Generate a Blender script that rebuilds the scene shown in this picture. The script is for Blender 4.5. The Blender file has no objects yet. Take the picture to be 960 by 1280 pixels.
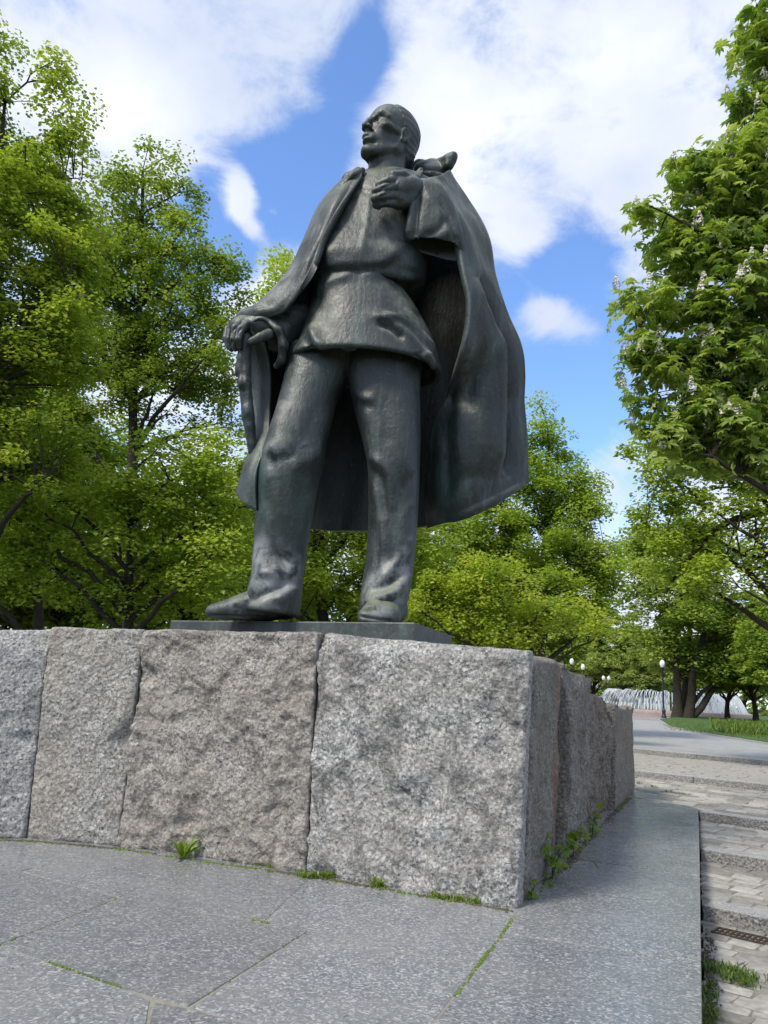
import bpy, bmesh, math, random, os
import numpy as np
from mathutils import Vector

# ---------------------------------------------------------------- camera, world, sun, exposure
scene = bpy.context.scene
COL = scene.collection
F_PX, PITCH, ROLL, EYE = 960.0, math.radians(13.0), math.radians(2.9), 1.55
_fw = np.array([0, math.cos(PITCH), math.sin(PITCH)])
_r0 = np.array([1.0, 0, 0]); _u0 = np.cross(_r0, _fw)
_r = math.cos(ROLL) * _r0 + math.sin(ROLL) * _u0
_u = -math.sin(ROLL) * _r0 + math.cos(ROLL) * _u0
CAM = np.array([0, 0, EYE])


def ray(px, py):
    return _fw * F_PX + _r * (px - 480) + _u * (640 - py)


def at_z(px, py, z):
    d = ray(px, py); return CAM + d * ((z - EYE) / d[2])


def at_y(px, py, y):
    d = ray(px, py); return CAM + d * (y / d[1])


def project(v):
    q = np.asarray(v, float) - CAM; w = np.maximum(q @ _fw, 1e-3)
    return 480 + F_PX * (q @ _r) / w, 640 - F_PX * (q @ _u) / w


cam_data = bpy.data.cameras.new("camera")
cam_data.sensor_fit = 'HORIZONTAL'; cam_data.sensor_width = 36; cam_data.lens = 36.0 * F_PX / 960
cam_data.clip_start = 0.05; cam_data.clip_end = 3000
cam = bpy.data.objects.new("camera", cam_data); COL.objects.link(cam)
from mathutils import Matrix
cam.matrix_world = Matrix(((_r[0], _u[0], -_fw[0], 0), (_r[1], _u[1], -_fw[1], 0), (_r[2], _u[2], -_fw[2], EYE), (0, 0, 0, 1)))
scene.camera = cam
scene.view_settings.view_transform = 'Standard'; scene.view_settings.look = 'None'
scene.view_settings.exposure = 0.78; scene.view_settings.gamma = 1.0
scene.view_settings.use_curve_mapping = False
scene.render.engine = 'CYCLES'
scene.cycles.use_denoising = True
scene.cycles.max_bounces = 8; scene.cycles.diffuse_bounces = 4; scene.cycles.glossy_bounces = 2
scene.cycles.transmission_bounces = 6; scene.cycles.transparent_max_bounces = 6
scene.cycles.caustics_reflective = False; scene.cycles.caustics_refractive = False

SUN_EL, SUN_AZ = math.radians(50), math.radians(230)      # azimuth from +Y (north) clockwise
sun_dir = Vector((math.sin(SUN_AZ) * math.cos(SUN_EL), math.cos(SUN_AZ) * math.cos(SUN_EL), math.sin(SUN_EL)))
sl = bpy.data.lights.new("sun", 'SUN'); sl.energy = 2.2; sl.angle = math.radians(14); sl.color = (1.0, 0.93, 0.80)
sun = bpy.data.objects.new("sun", sl); COL.objects.link(sun)
sun.rotation_euler = sun_dir.to_track_quat('Z', 'Y').to_euler()


def build_world():
    w = bpy.data.worlds.new("World"); scene.world = w; w.use_nodes = True
    nt = w.node_tree; N = nt.nodes; L = nt.links; N.clear()

    def nd(t, **k):
        n = N.new(t)
        for a, b in k.items(): setattr(n, a, b)
        return n

    def mth(op, a, b=None, clamp=False):
        n = nd('ShaderNodeMath', operation=op, use_clamp=clamp)
        for i, v in enumerate((a, b)):
            if v is None: continue
            if isinstance(v, (int, float)): n.inputs[i].default_value = v
            else: L.new(v, n.inputs[i])
        return n.outputs[0]
    sky = nd('ShaderNodeTexSky', sky_type='NISHITA', sun_disc=False, sun_elevation=SUN_EL, sun_rotation=SUN_AZ)
    sky.air_density = 1.0; sky.dust_density = 0.3; sky.ozone_density = 3.0
    tc = nd('ShaderNodeTexCoord'); D = tc.outputs['Generated']
    # clouds: soft banks standing in certain directions of the sky, broken up by noise
    mp = nd('ShaderNodeMapping'); L.new(D, mp.inputs[0]); mp.inputs['Scale'].default_value = (1, 1, 1.6)
    n1 = nd('ShaderNodeTexNoise'); n1.inputs['Scale'].default_value = 7.5; n1.inputs['Detail'].default_value = 12; n1.inputs['Roughness'].default_value = 0.64
    n1.inputs['Distortion'].default_value = 0.35
    L.new(mp.outputs[0], n1.inputs[0])
    acc = mth('MULTIPLY', mth('SUBTRACT', n1.outputs[0], 0.5), SKY_NOISE)
    acc = mth('ADD', acc, SKY_BIAS)
    for (px, py, rad, amp) in SKY_BLOBS:
        d = ray(px, py); d = d / np.linalg.norm(d)
        dp = nd('ShaderNodeVectorMath', operation='DOT_PRODUCT'); L.new(D, dp.inputs[0]); dp.inputs[1].default_value = tuple(d)
        k = rad / 960.0
        e = mth('EXPONENT', mth('MULTIPLY', mth('SUBTRACT', dp.outputs['Value'], 1.0), 2.0 / (k * k)))
        acc = mth('ADD', acc, mth('MULTIPLY', e, amp))
    mr = nd('ShaderNodeMapRange', interpolation_type='SMOOTHSTEP'); L.new(acc, mr.inputs[0])
    mr.inputs[1].default_value = -0.50; mr.inputs[2].default_value = 0.78
    # cloud tone: thick parts a little greyer
    n2 = nd('ShaderNodeTexNoise'); n2.inputs['Scale'].default_value = 4.0; n2.inputs['Detail'].default_value = 8
    L.new(mp.outputs[0], n2.inputs[0])
    rp = nd('ShaderNodeValToRGB'); L.new(n2.outputs[0], rp.inputs[0])
    rp.color_ramp.elements[0].position = 0.36; rp.color_ramp.elements[0].color = (0.57, 0.635, 0.78, 1)
    rp.color_ramp.elements[1].position = 0.66; rp.color_ramp.elements[1].color = (0.83, 0.86, 0.93, 1)
    bg1 = nd('ShaderNodeBackground'); bg1.inputs[1].default_value = SKY_STRENGTH
    tint = nd('ShaderNodeMix', data_type='RGBA', blend_type='MULTIPLY'); tint.inputs['Factor'].default_value = 1.0
    L.new(sky.outputs[0], tint.inputs['A']); tint.inputs['B'].default_value = SKY_TINT
    L.new(tint.outputs['Result'], bg1.inputs[0])
    bg2 = nd('ShaderNodeBackground'); L.new(rp.outputs[0], bg2.inputs[0]); bg2.inputs[1].default_value = CLOUD_STRENGTH
    mx = nd('ShaderNodeMixShader'); L.new(mr.outputs[0], mx.inputs[0]); L.new(bg1.outputs[0], mx.inputs[1]); L.new(bg2.outputs[0], mx.inputs[2])
    out = nd('ShaderNodeOutputWorld'); L.new(mx.outputs[0], out.inputs[0])


SKY_STRENGTH, CLOUD_STRENGTH, SKY_NOISE, SKY_BIAS = 0.124, 0.73, 3.3, 0.34
SKY_TINT = (1.05, 1.2, 1.42, 1)
SKY_BLOBS = [(470, 0, 20, -0.3), (458, 50, 26, -0.75), (455, 75, 30, -0.75), (440, 92, 26, -0.8), (425, 120, 36, -0.9), (410, 165, 36, -0.75), (350, 215, 40, -0.95), (395, 225, 44, -0.9), (290, 205, 26, -0.5), (340, 262, 40, -1.0), (385, 270, 34, -0.8), (255, 235, 30, -1.0), (250, 280, 34, -1.0), (270, 320, 40, -0.6), (200, 330, 70, -0.5),
             (296, 222, 16, 0.9), (312, 238, 20, 1.1), (300, 262, 17, 1.2), (316, 288, 12, 1.0), (345, 262, 9, 0.8), (300, 325, 30, -0.7), (330, 215, 30, -0.7), (375, 195, 26, -0.5), (425, 95, 12, 0.5), (310, 378, 40, 0.7), (435, 215, 16, 0.4),
             (648, 300, 32, 0.9), (725, 305, 55, -0.9), (690, 345, 50, -0.8), (625, 370, 40, -0.9), (720, 480, 75, -0.8), (690, 560, 90, -0.8), (760, 380, 40, -0.4), (672, 385, 26, 0.7), (705, 398, 28, 0.8), (735, 412, 20, 0.5), (640, 460, 60, -0.7), (740, 420, 25, 0.3), (560, 320, 60, -0.5),
             (190, 90, 130, 0.5), (640, 120, 150, 0.55), (780, 200, 100, 0.4), (770, 740, 80, 0.6), (760, 600, 30, 0.4), (850, 470, 90, -0.3)]
build_world()
# ---------------------------------------------------------------- helpers
RNG = np.random.default_rng(7)


def link(o, parent=None):
    COL.objects.link(o)
    if parent is not None: o.parent = parent
    return o


def tag(o, label=None, cat=None, group=None, kind=None):
    if label: o['label'] = label
    if cat: o['category'] = cat
    if group: o['group'] = group
    if kind: o['kind'] = kind
    return o


def empty(name, loc=(0, 0, 0)):
    o = bpy.data.objects.new(name, None); COL.objects.link(o); o.location = loc; o.empty_display_size = 0.2
    return o


def mesh_np(name, verts, faces, mat=None, parent=None, smooth=True, attr=None, origin=None):
    """verts (n,3), faces list of arrays (k,m) -> one mesh object"""
    if not isinstance(faces, (list, tuple)): faces = [faces]
    faces = [np.asarray(f, np.int32) for f in faces if len(f)]
    verts = np.asarray(verts, np.float32)
    if origin is not None: verts = verts - np.asarray(origin, np.float32)
    me = bpy.data.meshes.new(name)
    nl = sum(f.size for f in faces); nf = sum(len(f) for f in faces)
    me.vertices.add(len(verts)); me.vertices.foreach_set('co', verts.ravel())
    me.loops.add(nl); me.loops.foreach_set('vertex_index', np.concatenate([f.ravel() for f in faces]))
    me.polygons.add(nf)
    tot = np.concatenate([np.full(len(f), f.shape[1], np.int32) for f in faces])
    st = np.concatenate([[0], np.cumsum(tot)[:-1]]).astype(np.int32)
    me.polygons.foreach_set('loop_start', st); me.polygons.foreach_set('loop_total', tot)
    me.polygons.foreach_set('use_smooth', np.full(nf, smooth, bool))
    if attr is not None:
        a = me.attributes.new('tone', 'FLOAT', 'POINT'); a.data.foreach_set('value', np.asarray(attr, np.float32))
    me.update(calc_edges=True)
    if mat: me.materials.append(mat)
    o = bpy.data.objects.new(name, me); link(o, parent)
    if origin is not None: o.location = origin
    return o


def place(o, parent):
    """parent keeps o where it is in the world (parents here are only translated)"""
    o.parent = parent; o.location = Vector(o.location) - Vector(parent.location)
    return o


# ---- numpy noise
_tab = np.random.default_rng(3).random((64, 64, 64)).astype(np.float32)


def vnoise(p):
    p = np.asarray(p, np.float64); i = np.floor(p).astype(np.int64); f = (p - i).astype(np.float32)
    f = f * f * f * (f * (f * 6 - 15) + 10); i &= 63; j = (i + 1) & 63
    x0, y0, z0 = i[..., 0], i[..., 1], i[..., 2]; x1, y1, z1 = j[..., 0], j[..., 1], j[..., 2]
    fx, fy, fz = f[..., 0], f[..., 1], f[..., 2]
    a = _tab[x0, y0, z0] * (1 - fx) + _tab[x1, y0, z0] * fx; b = _tab[x0, y1, z0] * (1 - fx) + _tab[x1, y1, z0] * fx
    c = _tab[x0, y0, z1] * (1 - fx) + _tab[x1, y0, z1] * fx; d = _tab[x0, y1, z1] * (1 - fx) + _tab[x1, y1, z1] * fx
    return (a * (1 - fy) + b * fy) * (1 - fz) + (c * (1 - fy) + d * fy) * fz - 0.5


def fbm(p, octaves=4, gain=0.5):
    s = 0; a = 1.0; p = np.asarray(p, float)
    for k in range(octaves):
        s = s + a * vnoise(p + 17.3 * k); p = p * 2.03; a *= gain
    return s


# ---- implicit solids on a voxel grid (naive surface nets)
class Solid:
    def __init__(self, lo, hi, h):
        self.lo = np.asarray(lo, float); self.h = h
        n = np.ceil((np.asarray(hi, float) - self.lo) / h).astype(int) + 1
        self.ax = [self.lo[k] + h * np.arange(n[k]) for k in range(3)]
        self.f = np.full(n, 9.0, np.float32)

    def win(self, lo, hi, pad):
        sl = []
        for k in range(3):
            a = max(0, int((lo[k] - pad - self.lo[k]) / self.h)); b = min(len(self.ax[k]), int((hi[k] + pad - self.lo[k]) / self.h) + 2)
            sl.append(slice(a, max(a, b)))
        g = np.meshgrid(*[self.ax[k][sl[k]] for k in range(3)], indexing='ij', sparse=True)
        return tuple(sl), g

    def mix(self, sl, d, k, op):
        a = self.f[sl]; d = d.astype(np.float32)
        if a.size == 0: return
        if op == 'add':
            if k <= 0: self.f[sl] = np.minimum(a, d); return
            h = np.clip(0.5 + 0.5 * (a - d) / k, 0, 1); self.f[sl] = a * (1 - h) + d * h - k * h * (1 - h)
        else:
            d = -d
            if k <= 0: self.f[sl] = np.maximum(a, d); return
            h = np.clip(0.5 - 0.5 * (a - d) / k, 0, 1); self.f[sl] = a * (1 - h) + d * h + k * h * (1 - h)

    def cone(self, p0, p1, r0, r1, k=0.03, op='add'):
        p0 = np.asarray(p0, float); p1 = np.asarray(p1, float); R = max(r0, r1)
        sl, g = self.win(np.minimum(p0, p1) - R, np.maximum(p0, p1) + R, k + 3 * self.h)
        v = p1 - p0; L2 = float(v @ v) + 1e-12
        q = [g[i] - p0[i] for i in range(3)]
        t = np.clip((q[0] * v[0] + q[1] * v[1] + q[2] * v[2]) / L2, 0, 1)
        d = np.sqrt((q[0] - t * v[0]) ** 2 + (q[1] - t * v[1]) ** 2 + (q[2] - t * v[2]) ** 2) - (r0 + (r1 - r0) * t)
        self.mix(sl, d, k, op)

    def chain(self, pts, radii, k=0.03, op='add'):
        for i in range(len(pts) - 1): self.cone(pts[i], pts[i + 1], radii[i], radii[i + 1], k, op)

    def ell(self, c, rad, k=0.03, op='add', axes=None):
        c = np.asarray(c, float); rad = np.asarray(rad, float); R = rad.max()
        sl, g = self.win(c - R, c + R, k + 3 * self.h)
        q = [g[i] - c[i] for i in range(3)]
        A = np.eye(3) if axes is None else np.asarray(axes, float)
        w = [(q[0] * A[i, 0] + q[1] * A[i, 1] + q[2] * A[i, 2]) for i in range(3)]
        k0 = np.sqrt(sum((w[i] / rad[i]) ** 2 for i in range(3))); k1 = np.sqrt(sum((w[i] / rad[i] ** 2) ** 2 for i in range(3)))
        d = k0 * (k0 - 1) / np.maximum(k1, 1e-6)
        self.mix(sl, d, k, op)

    def loft(self, st, k=0.03, op='add', expo=2.0, cap=0.02):
        """st rows: z, cx, cy, a, b   (elliptic slices)"""
        st = np.array(sorted(map(tuple, st)), float); zf = np.linspace(st[0, 0], st[-1, 0], 200)
        fine = [pchip(st[:, 0], st[:, i], zf) for i in range(1, 5)]
        lo = [(fine[0] - fine[2]).min(), (fine[1] - fine[3]).min(), zf[0]]; hi = [(fine[0] + fine[2]).max(), (fine[1] + fine[3]).max(), zf[-1]]
        sl, g = self.win(lo, hi, k + 3 * self.h)
        z = g[2].ravel(); cx, cy, a, b = [np.interp(z, zf, fi)[None, None, :] for fi in fine]
        u = np.abs(g[0] - cx) / a; v = np.abs(g[1] - cy) / b
        rr = (u ** expo + v ** expo) ** (1.0 / expo)
        gx = np.sqrt((u / a) ** 2 + (v / b) ** 2) / np.maximum(np.sqrt(u * u + v * v), 1e-4)
        d = (rr - 1) / np.maximum(gx, 1e-3)
        zc = np.maximum(g[2] - st[-1, 0], st[0, 0] - g[2])
        h = np.clip(0.5 + 0.5 * (d - zc) / cap, 0, 1)
        d = d * h + zc * (1 - h) + cap * h * (1 - h)
        self.mix(sl, d, k, op)

    def mesh(self, smooth=1):
        f = self.f; h = self.h; s = f < 0
        n = np.array(f.shape) - 1
        c = np.zeros(n, np.uint8)
        for a in (0, 1):
            for b in (0, 1):
                for d in (0, 1): c += s[a:a + n[0], b:b + n[1], d:d + n[2]]
        I = np.argwhere((c > 0) & (c < 8)); idx = np.full(n, -1, np.int32); idx[tuple(I.T)] = np.arange(len(I))
        acc = np.zeros((len(I), 3)); cnt = np.zeros(len(I))
        corners = [(a, b, d) for a in (0, 1) for b in (0, 1) for d in (0, 1)]
        val = {cr: f[I[:, 0] + cr[0], I[:, 1] + cr[1], I[:, 2] + cr[2]] for cr in corners}
        for ca in corners:
            for ax in range(3):
                if ca[ax]: continue
                cb = list(ca); cb[ax] = 1; cb = tuple(cb)
                A, B = val[ca], val[cb]; m = (A < 0) != (B < 0); t = np.where(m, A / np.where(m, A - B, 1), 0)
                p = np.tile(np.array(ca, float), (len(I), 1)); p[:, ax] = t
                acc[m] += p[m]; cnt += m
        V = self.lo + h * (I + acc / cnt[:, None])
        Fs = []
        for ax in range(3):
            o = [k for k in range(3) if k != ax]
            a = [slice(1, n[k]) for k in range(3)]; a[ax] = slice(0, n[ax]); b = list(a); b[ax] = slice(1, n[ax] + 1)
            sa, sb = s[tuple(a)], s[tuple(b)]; E = np.argwhere(sa != sb)
            if not len(E): continue
            flip = sa[tuple(E.T)]
            E = E.copy()
            for k in o: E[:, k] += 1
            def cell(d0, d1):
                q = E.copy(); q[:, o[0]] -= d0; q[:, o[1]] -= d1; return idx[tuple(q.T)]
            Q = np.stack([cell(1, 1), cell(0, 1), cell(0, 0), cell(1, 0)], 1)
            if ax == 1: flip = ~flip
            Q[~flip] = Q[~flip][:, ::-1]; Fs.append(Q)
        Q = np.concatenate(Fs); Q = Q[(Q >= 0).all(1)]
        for _ in range(smooth): V = relax(V, Q, 0.5)
        return V, Q


def relax(V, Q, w):
    acc = np.zeros_like(V); cnt = np.zeros(len(V))
    for i in range(4):
        for j in ((i + 1) % 4, (i + 3) % 4):
            for c in range(3): acc[:, c] += np.bincount(Q[:, i], V[Q[:, j], c], len(V))
            cnt += np.bincount(Q[:, i], minlength=len(V))
    return V * (1 - w) + w * acc / np.maximum(cnt, 1)[:, None]


def normals(V, Q):
    n = np.cross(V[Q[:, 2]] - V[Q[:, 0]], V[Q[:, 3]] - V[Q[:, 1]]); N = np.zeros_like(V)
    for i in range(Q.shape[1]):
        for c in range(3): N[:, c] += np.bincount(Q[:, i], n[:, c], len(V))
    return N / np.maximum(np.linalg.norm(N, axis=1), 1e-9)[:, None]


def pchip(x, y, xq):
    x = np.asarray(x, float); y = np.asarray(y, float); h = np.diff(x); d = np.diff(y) / h
    m = np.zeros(len(x)); m[0] = d[0]; m[-1] = d[-1]
    for i in range(1, len(x) - 1):
        if d[i - 1] * d[i] > 0:
            w1 = 2 * h[i] + h[i - 1]; w2 = h[i] + 2 * h[i - 1]; m[i] = (w1 + w2) / (w1 / d[i - 1] + w2 / d[i])
    k = np.clip(np.searchsorted(x, xq) - 1, 0, len(x) - 2); t = (xq - x[k]) / h[k]
    return (y[k] * (2 * t ** 3 - 3 * t ** 2 + 1) + m[k] * h[k] * (t ** 3 - 2 * t ** 2 + t) + y[k + 1] * (-2 * t ** 3 + 3 * t ** 2) + m[k + 1] * h[k] * (t ** 3 - t ** 2))


def smooth_line(pts, n=40):
    p = np.asarray(pts, float)
    if len(p) < 3:
        t = np.linspace(0, 1, n)[:, None]; return p[0] * (1 - t) + p[-1] * t
    s = np.concatenate([[0], np.cumsum(np.linalg.norm(np.diff(p, axis=0), axis=1))]); q = np.linspace(0, s[-1], n)
    return np.stack([pchip(s, p[:, i], q) for i in range(p.shape[1])], 1)


def sculpt(V, Q, strokes, view=CAM):
    """carve folds along strokes: each stroke is (points, width, amount, profile) on the plane seen from the front"""
    N = normals(V, Q); X, Y = project(V); to = view - V; to /= np.linalg.norm(to, axis=1)[:, None]
    face = np.clip((N * to).sum(1) * 2.0, 0, 1); disp = np.zeros(len(V))
    for pts, w, amt, prof in strokes:
        L = smooth_line(pts, 24); best = np.full(len(V), 1e9); sg = np.zeros(len(V)); tt = np.zeros(len(V))
        box = (X > L[:, 0].min() - 4 * w) & (X < L[:, 0].max() + 4 * w) & (Y > L[:, 1].min() - 4 * w) & (Y < L[:, 1].max() + 4 * w)
        ii = np.nonzero(box)[0]
        if not len(ii): continue
        x, y = X[ii], Y[ii]; b = np.full(len(ii), 1e9); s = np.zeros(len(ii)); tp = np.zeros(len(ii))
        for i in range(len(L) - 1):
            a, c = L[i], L[i + 1]; v = c - a; l2 = v @ v + 1e-9
            t = np.clip(((x - a[0]) * v[0] + (y - a[1]) * v[1]) / l2, 0, 1)
            dx = x - a[0] - t * v[0]; dy = y - a[1] - t * v[1]; d = np.hypot(dx, dy); m = d < b
            b[m] = d[m]; s[m] = np.sign(v[0] * dy - v[1] * dx)[m]; tp[m] = ((i + t) / (len(L) - 1))[m]
        env = np.clip(np.minimum(tp, 1 - tp) * 5 + 0.15, 0, 1)
        if prof == 'r': g = np.exp(-(b / w) ** 2)
        else:
            e = b / w; g = s * e * np.exp(0.5 - 0.5 * e * e) * 1.0     # raised on one side, sunk on the other
        disp[ii] += amt * g * env
    return V + N * (disp * face)[:, None]


# ---- node materials
def new_mat(name):
    m = bpy.data.materials.new(name); m.use_nodes = True; nt = m.node_tree; nt.nodes.clear(); return m, nt


class NB:
    def __init__(self, nt): self.nt = nt; self.N = nt.nodes; self.L = nt.links

    def n(self, t, ins=None, **k):
        x = self.N.new(t)
        for a, b in k.items(): setattr(x, a, b)
        for a, v in (ins or {}).items():
            if hasattr(v, 'is_linked') or hasattr(v, 'links'): self.L.new(v, x.inputs[a])
            else: x.inputs[a].default_value = v
        return x

    def noise(self, vec, scale, detail=4, rough=0.5, dist=0.0, out='Fac'):
        return self.n('ShaderNodeTexNoise', {'Vector': vec, 'Scale': scale, 'Detail': detail, 'Roughness': rough, 'Distortion': dist}).outputs[out]

    def voro(self, vec, scale, feature='F1', rnd=1.0, out='Color'):
        return self.n('ShaderNodeTexVoronoi', {'Vector': vec, 'Scale': scale, 'Randomness': rnd}, feature=feature).outputs[out]

    def ramp(self, fac, stops, interp='LINEAR'):
        r = self.n('ShaderNodeValToRGB', {'Fac': fac}); cr = r.color_ramp; cr.interpolation = interp
        while len(cr.elements) < len(stops): cr.elements.new(0.5)
        for e, (p, c) in zip(cr.elements, stops):
            e.position = p; e.color = (*c, 1) if isinstance(c, (tuple, list)) else (c, c, c, 1)
        return r.outputs['Color']

    def mix(self, fac, a, b, mode='MIX'):
        x = self.N.new('ShaderNodeMix'); x.data_type = 'RGBA'; x.blend_type = mode
        for i, v in (('Factor', fac), ('A', a), ('B', b)):
            s = [q for q in x.inputs if q.name == i and (q.type == 'RGBA' or i == 'Factor')][0]
            if hasattr(v, 'links'): self.L.new(v, s)
            else: s.default_value = v if not isinstance(v, (tuple, list)) else (*v[:3], 1)
        return [q for q in x.outputs if q.type == 'RGBA'][0]

    def math(self, op, a, b=0.0, clamp=False):
        x = self.n('ShaderNodeMath', {0: a, 1: b}, operation=op, use_clamp=clamp); return x.outputs[0]

    def mapping(self, vec, scale=(1, 1, 1), rot=(0, 0, 0)):
        return self.n('ShaderNodeMapping', {'Vector': vec, 'Scale': scale, 'Rotation': rot}).outputs[0]

    def bump(self, h, strength=0.5, dist=0.02, normal=None):
        ins = {'Height': h, 'Strength': strength, 'Distance': dist}
        if normal is not None: ins['Normal'] = normal
        return self.n('ShaderNodeBump', ins).outputs[0]

    def pos(self): return self.n('ShaderNodeNewGeometry').outputs['Position']

    def obj(self): return self.n('ShaderNodeTexCoord').outputs['Object']

    def rnd(self): return self.n('ShaderNodeObjectInfo').outputs['Random']

    def out(self, color, rough=0.6, normal=None, metallic=0.0, spec=0.5):
        ins = {'Base Color': color, 'Roughness': rough, 'Metallic': metallic, 'Specular IOR Level': spec}
        if normal is not None: ins['Normal'] = normal
        if isinstance(color, (tuple, list)): ins['Base Color'] = (*color[:3], 1)
        p = self.n('ShaderNodeBsdfPrincipled', ins)
        self.n('ShaderNodeOutputMaterial', {'Surface': p.outputs[0]}); return p


def mat_bronze():
    m, nt = new_mat('patinated_bronze'); b = NB(nt); P = b.pos(); geo = b.n('ShaderNodeNewGeometry')
    big = b.noise(P, 1.3, 5, 0.6); col = b.ramp(big, [(0.28, (0.013, 0.018, 0.018)), (0.5, (0.023, 0.030, 0.0295)), (0.72, (0.038, 0.049, 0.046))])
    streak = b.noise(b.mapping(P, (7, 7, 0.55)), 1.0, 6, 0.62)
    col = b.mix(b.ramp(streak, [(0.53, 0.0), (0.66, 0.65)]), col, (0.068, 0.098, 0.086))
    col = b.mix(b.ramp(streak, [(0.28, 0.75), (0.44, 0.0)]), col, (0.014, 0.019, 0.020))
    fine = b.noise(P, 16, 7, 0.68)
    col = b.mix(b.ramp(fine, [(0.58, 0.0), (0.78, 0.7)]), col, (0.14, 0.160, 0.152))
    rust = b.noise(P, 2.1, 4, 0.6)
    col = b.mix(b.ramp(rust, [(0.62, 0.0), (0.78, 0.3)]), col, (0.048, 0.042, 0.046))
    mot = b.noise(P, 4.6, 8, 0.72, 0.4)
    col = b.mix(b.ramp(mot, [(0.38, 0.6), (0.48, 0.0)]), col, (0.013, 0.017, 0.017))
    col = b.mix(b.ramp(mot, [(0.54, 0.0), (0.68, 0.5)]), col, (0.062, 0.076, 0.070))
    gr = b.noise(b.mapping(P, (1.6, 1.6, 0.7)), 1.0, 5, 0.6)
    col = b.mix(b.ramp(gr, [(0.54, 0.0), (0.68, 0.55)]), col, (0.030, 0.072, 0.056))
    for wx, wy, wz, rad in BRONZE_WEAR:
        d = b.n('ShaderNodeVectorMath', {0: P, 1: (wx, wy, wz)}, operation='DISTANCE').outputs['Value']
        k = b.math('MULTIPLY', b.ramp(b.math('DIVIDE', d, rad), [(0.25, 1.0), (1.0, 0.0)]), b.ramp(b.noise(P, 7, 7, 0.7), [(0.42, 0.0), (0.58, 0.9)]))
        col = b.mix(k, col, (0.24, 0.25, 0.255))
    edge = b.math('MULTIPLY', b.ramp(geo.outputs['Pointiness'], [(0.535, 0.0), (0.62, 0.5)]), b.ramp(b.noise(P, 4, 5, 0.6), [(0.35, 0.2), (0.6, 1.0)]))
    col = b.mix(edge, col, (0.15, 0.175, 0.165))
    nz = b.n('ShaderNodeSeparateXYZ', {0: geo.outputs['Normal']}).outputs[2]
    li = b.math('MULTIPLY', b.ramp(nz, [(0.12, 0.0), (0.60, 1.0)]), b.ramp(b.noise(P, 5, 5, 0.6), [(0.38, 0.0), (0.60, 0.8)]))
    col = b.mix(li, col, b.mix(b.ramp(b.noise(P, 1.1, 2, 0.5), [(0.42, 0.0), (0.58, 1.0)]), (0.24, 0.245, 0.24), (0.17, 0.19, 0.12)))
    pits = b.voro(P, 30, out='Distance')
    h = b.math('ADD', b.math('MULTIPLY', b.noise(P, 26, 8, 0.62), 1.0), b.math('MULTIPLY', b.ramp(pits, [(0.0, 0.0), (0.16, 1.0)]), 0.35))
    tool = b.noise(b.mapping(P, (26, 26, 9), (0.3, 0.2, 0)), 1.0, 3, 0.5)
    n1 = b.bump(h, 0.45, 0.012); n2 = b.bump(tool, 0.30, 0.02, n1)
    rg = b.ramp(mot, [(0.35, 0.40), (0.65, 0.58)])
    b.out(col, rg, n2, 0.0, 0.56)
    return m


def granite(name, base, dark, light, pink=None, scale=1.0, rough=0.85, stain=0.35):
    m, nt = new_mat(name); b = NB(nt); P = b.pos()
    c1 = b.voro(b.n('ShaderNodeVectorMath', {0: P, 1: b.n('ShaderNodeVectorMath', {0: b.noise(P, 30, 3, 0.5, out='Color'), 'Scale': 0.05}, operation='SCALE').outputs[0]}, operation='ADD').outputs[0], 62 * scale)
    g = b.n('ShaderNodeSeparateColor', {0: c1}).outputs[0]
    col = b.ramp(g, [(0.0, dark), (0.22, base), (0.66, base), (0.80, light), (1.0, light)])
    c2 = b.noise(P, 40 * scale, 6, 0.72); col = b.mix(b.ramp(c2, [(0.38, 0.95), (0.46, 0.0)]), col, tuple(x * .55 for x in dark))
    col = b.mix(b.ramp(c2, [(0.56, 0.0), (0.66, 0.9)]), col, light)
    lg = b.noise(P, 1.7, 5, 0.6)
    if pink: col = b.mix(b.ramp(lg, [(0.36, 0.0), (0.6, 0.72)]), col, b.mix(0.55, col, pink, 'MULTIPLY') if False else b.mix(0.6, col, pink))
    st = b.noise(b.mapping(P, (2.6, 2.6, 1.3)), 1.5, 9, 0.74)
    col = b.mix(b.ramp(st, [(0.50, 0.0), (0.60, stain)]), col, b.mix(0.35, tuple(x * 0.4 for x in dark), col))
    h = b.math('ADD', b.math('MULTIPLY', b.noise(P, 42 * scale, 7, 0.7), 1.0), b.math('MULTIPLY', b.voro(P, 26 * scale, out='Distance'), 0.9))
    rg = b.math('ABSOLUTE', b.math('SUBTRACT', b.noise(P, 13, 6, 0.6, 0.6), 0.5))
    n0 = b.bump(b.math('MULTIPLY', rg, -2.0), 0.55, 0.05)
    b.out(col, rough, b.bump(h, 0.8, 0.022, n0), 0.0, 0.35)
    return m


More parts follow.
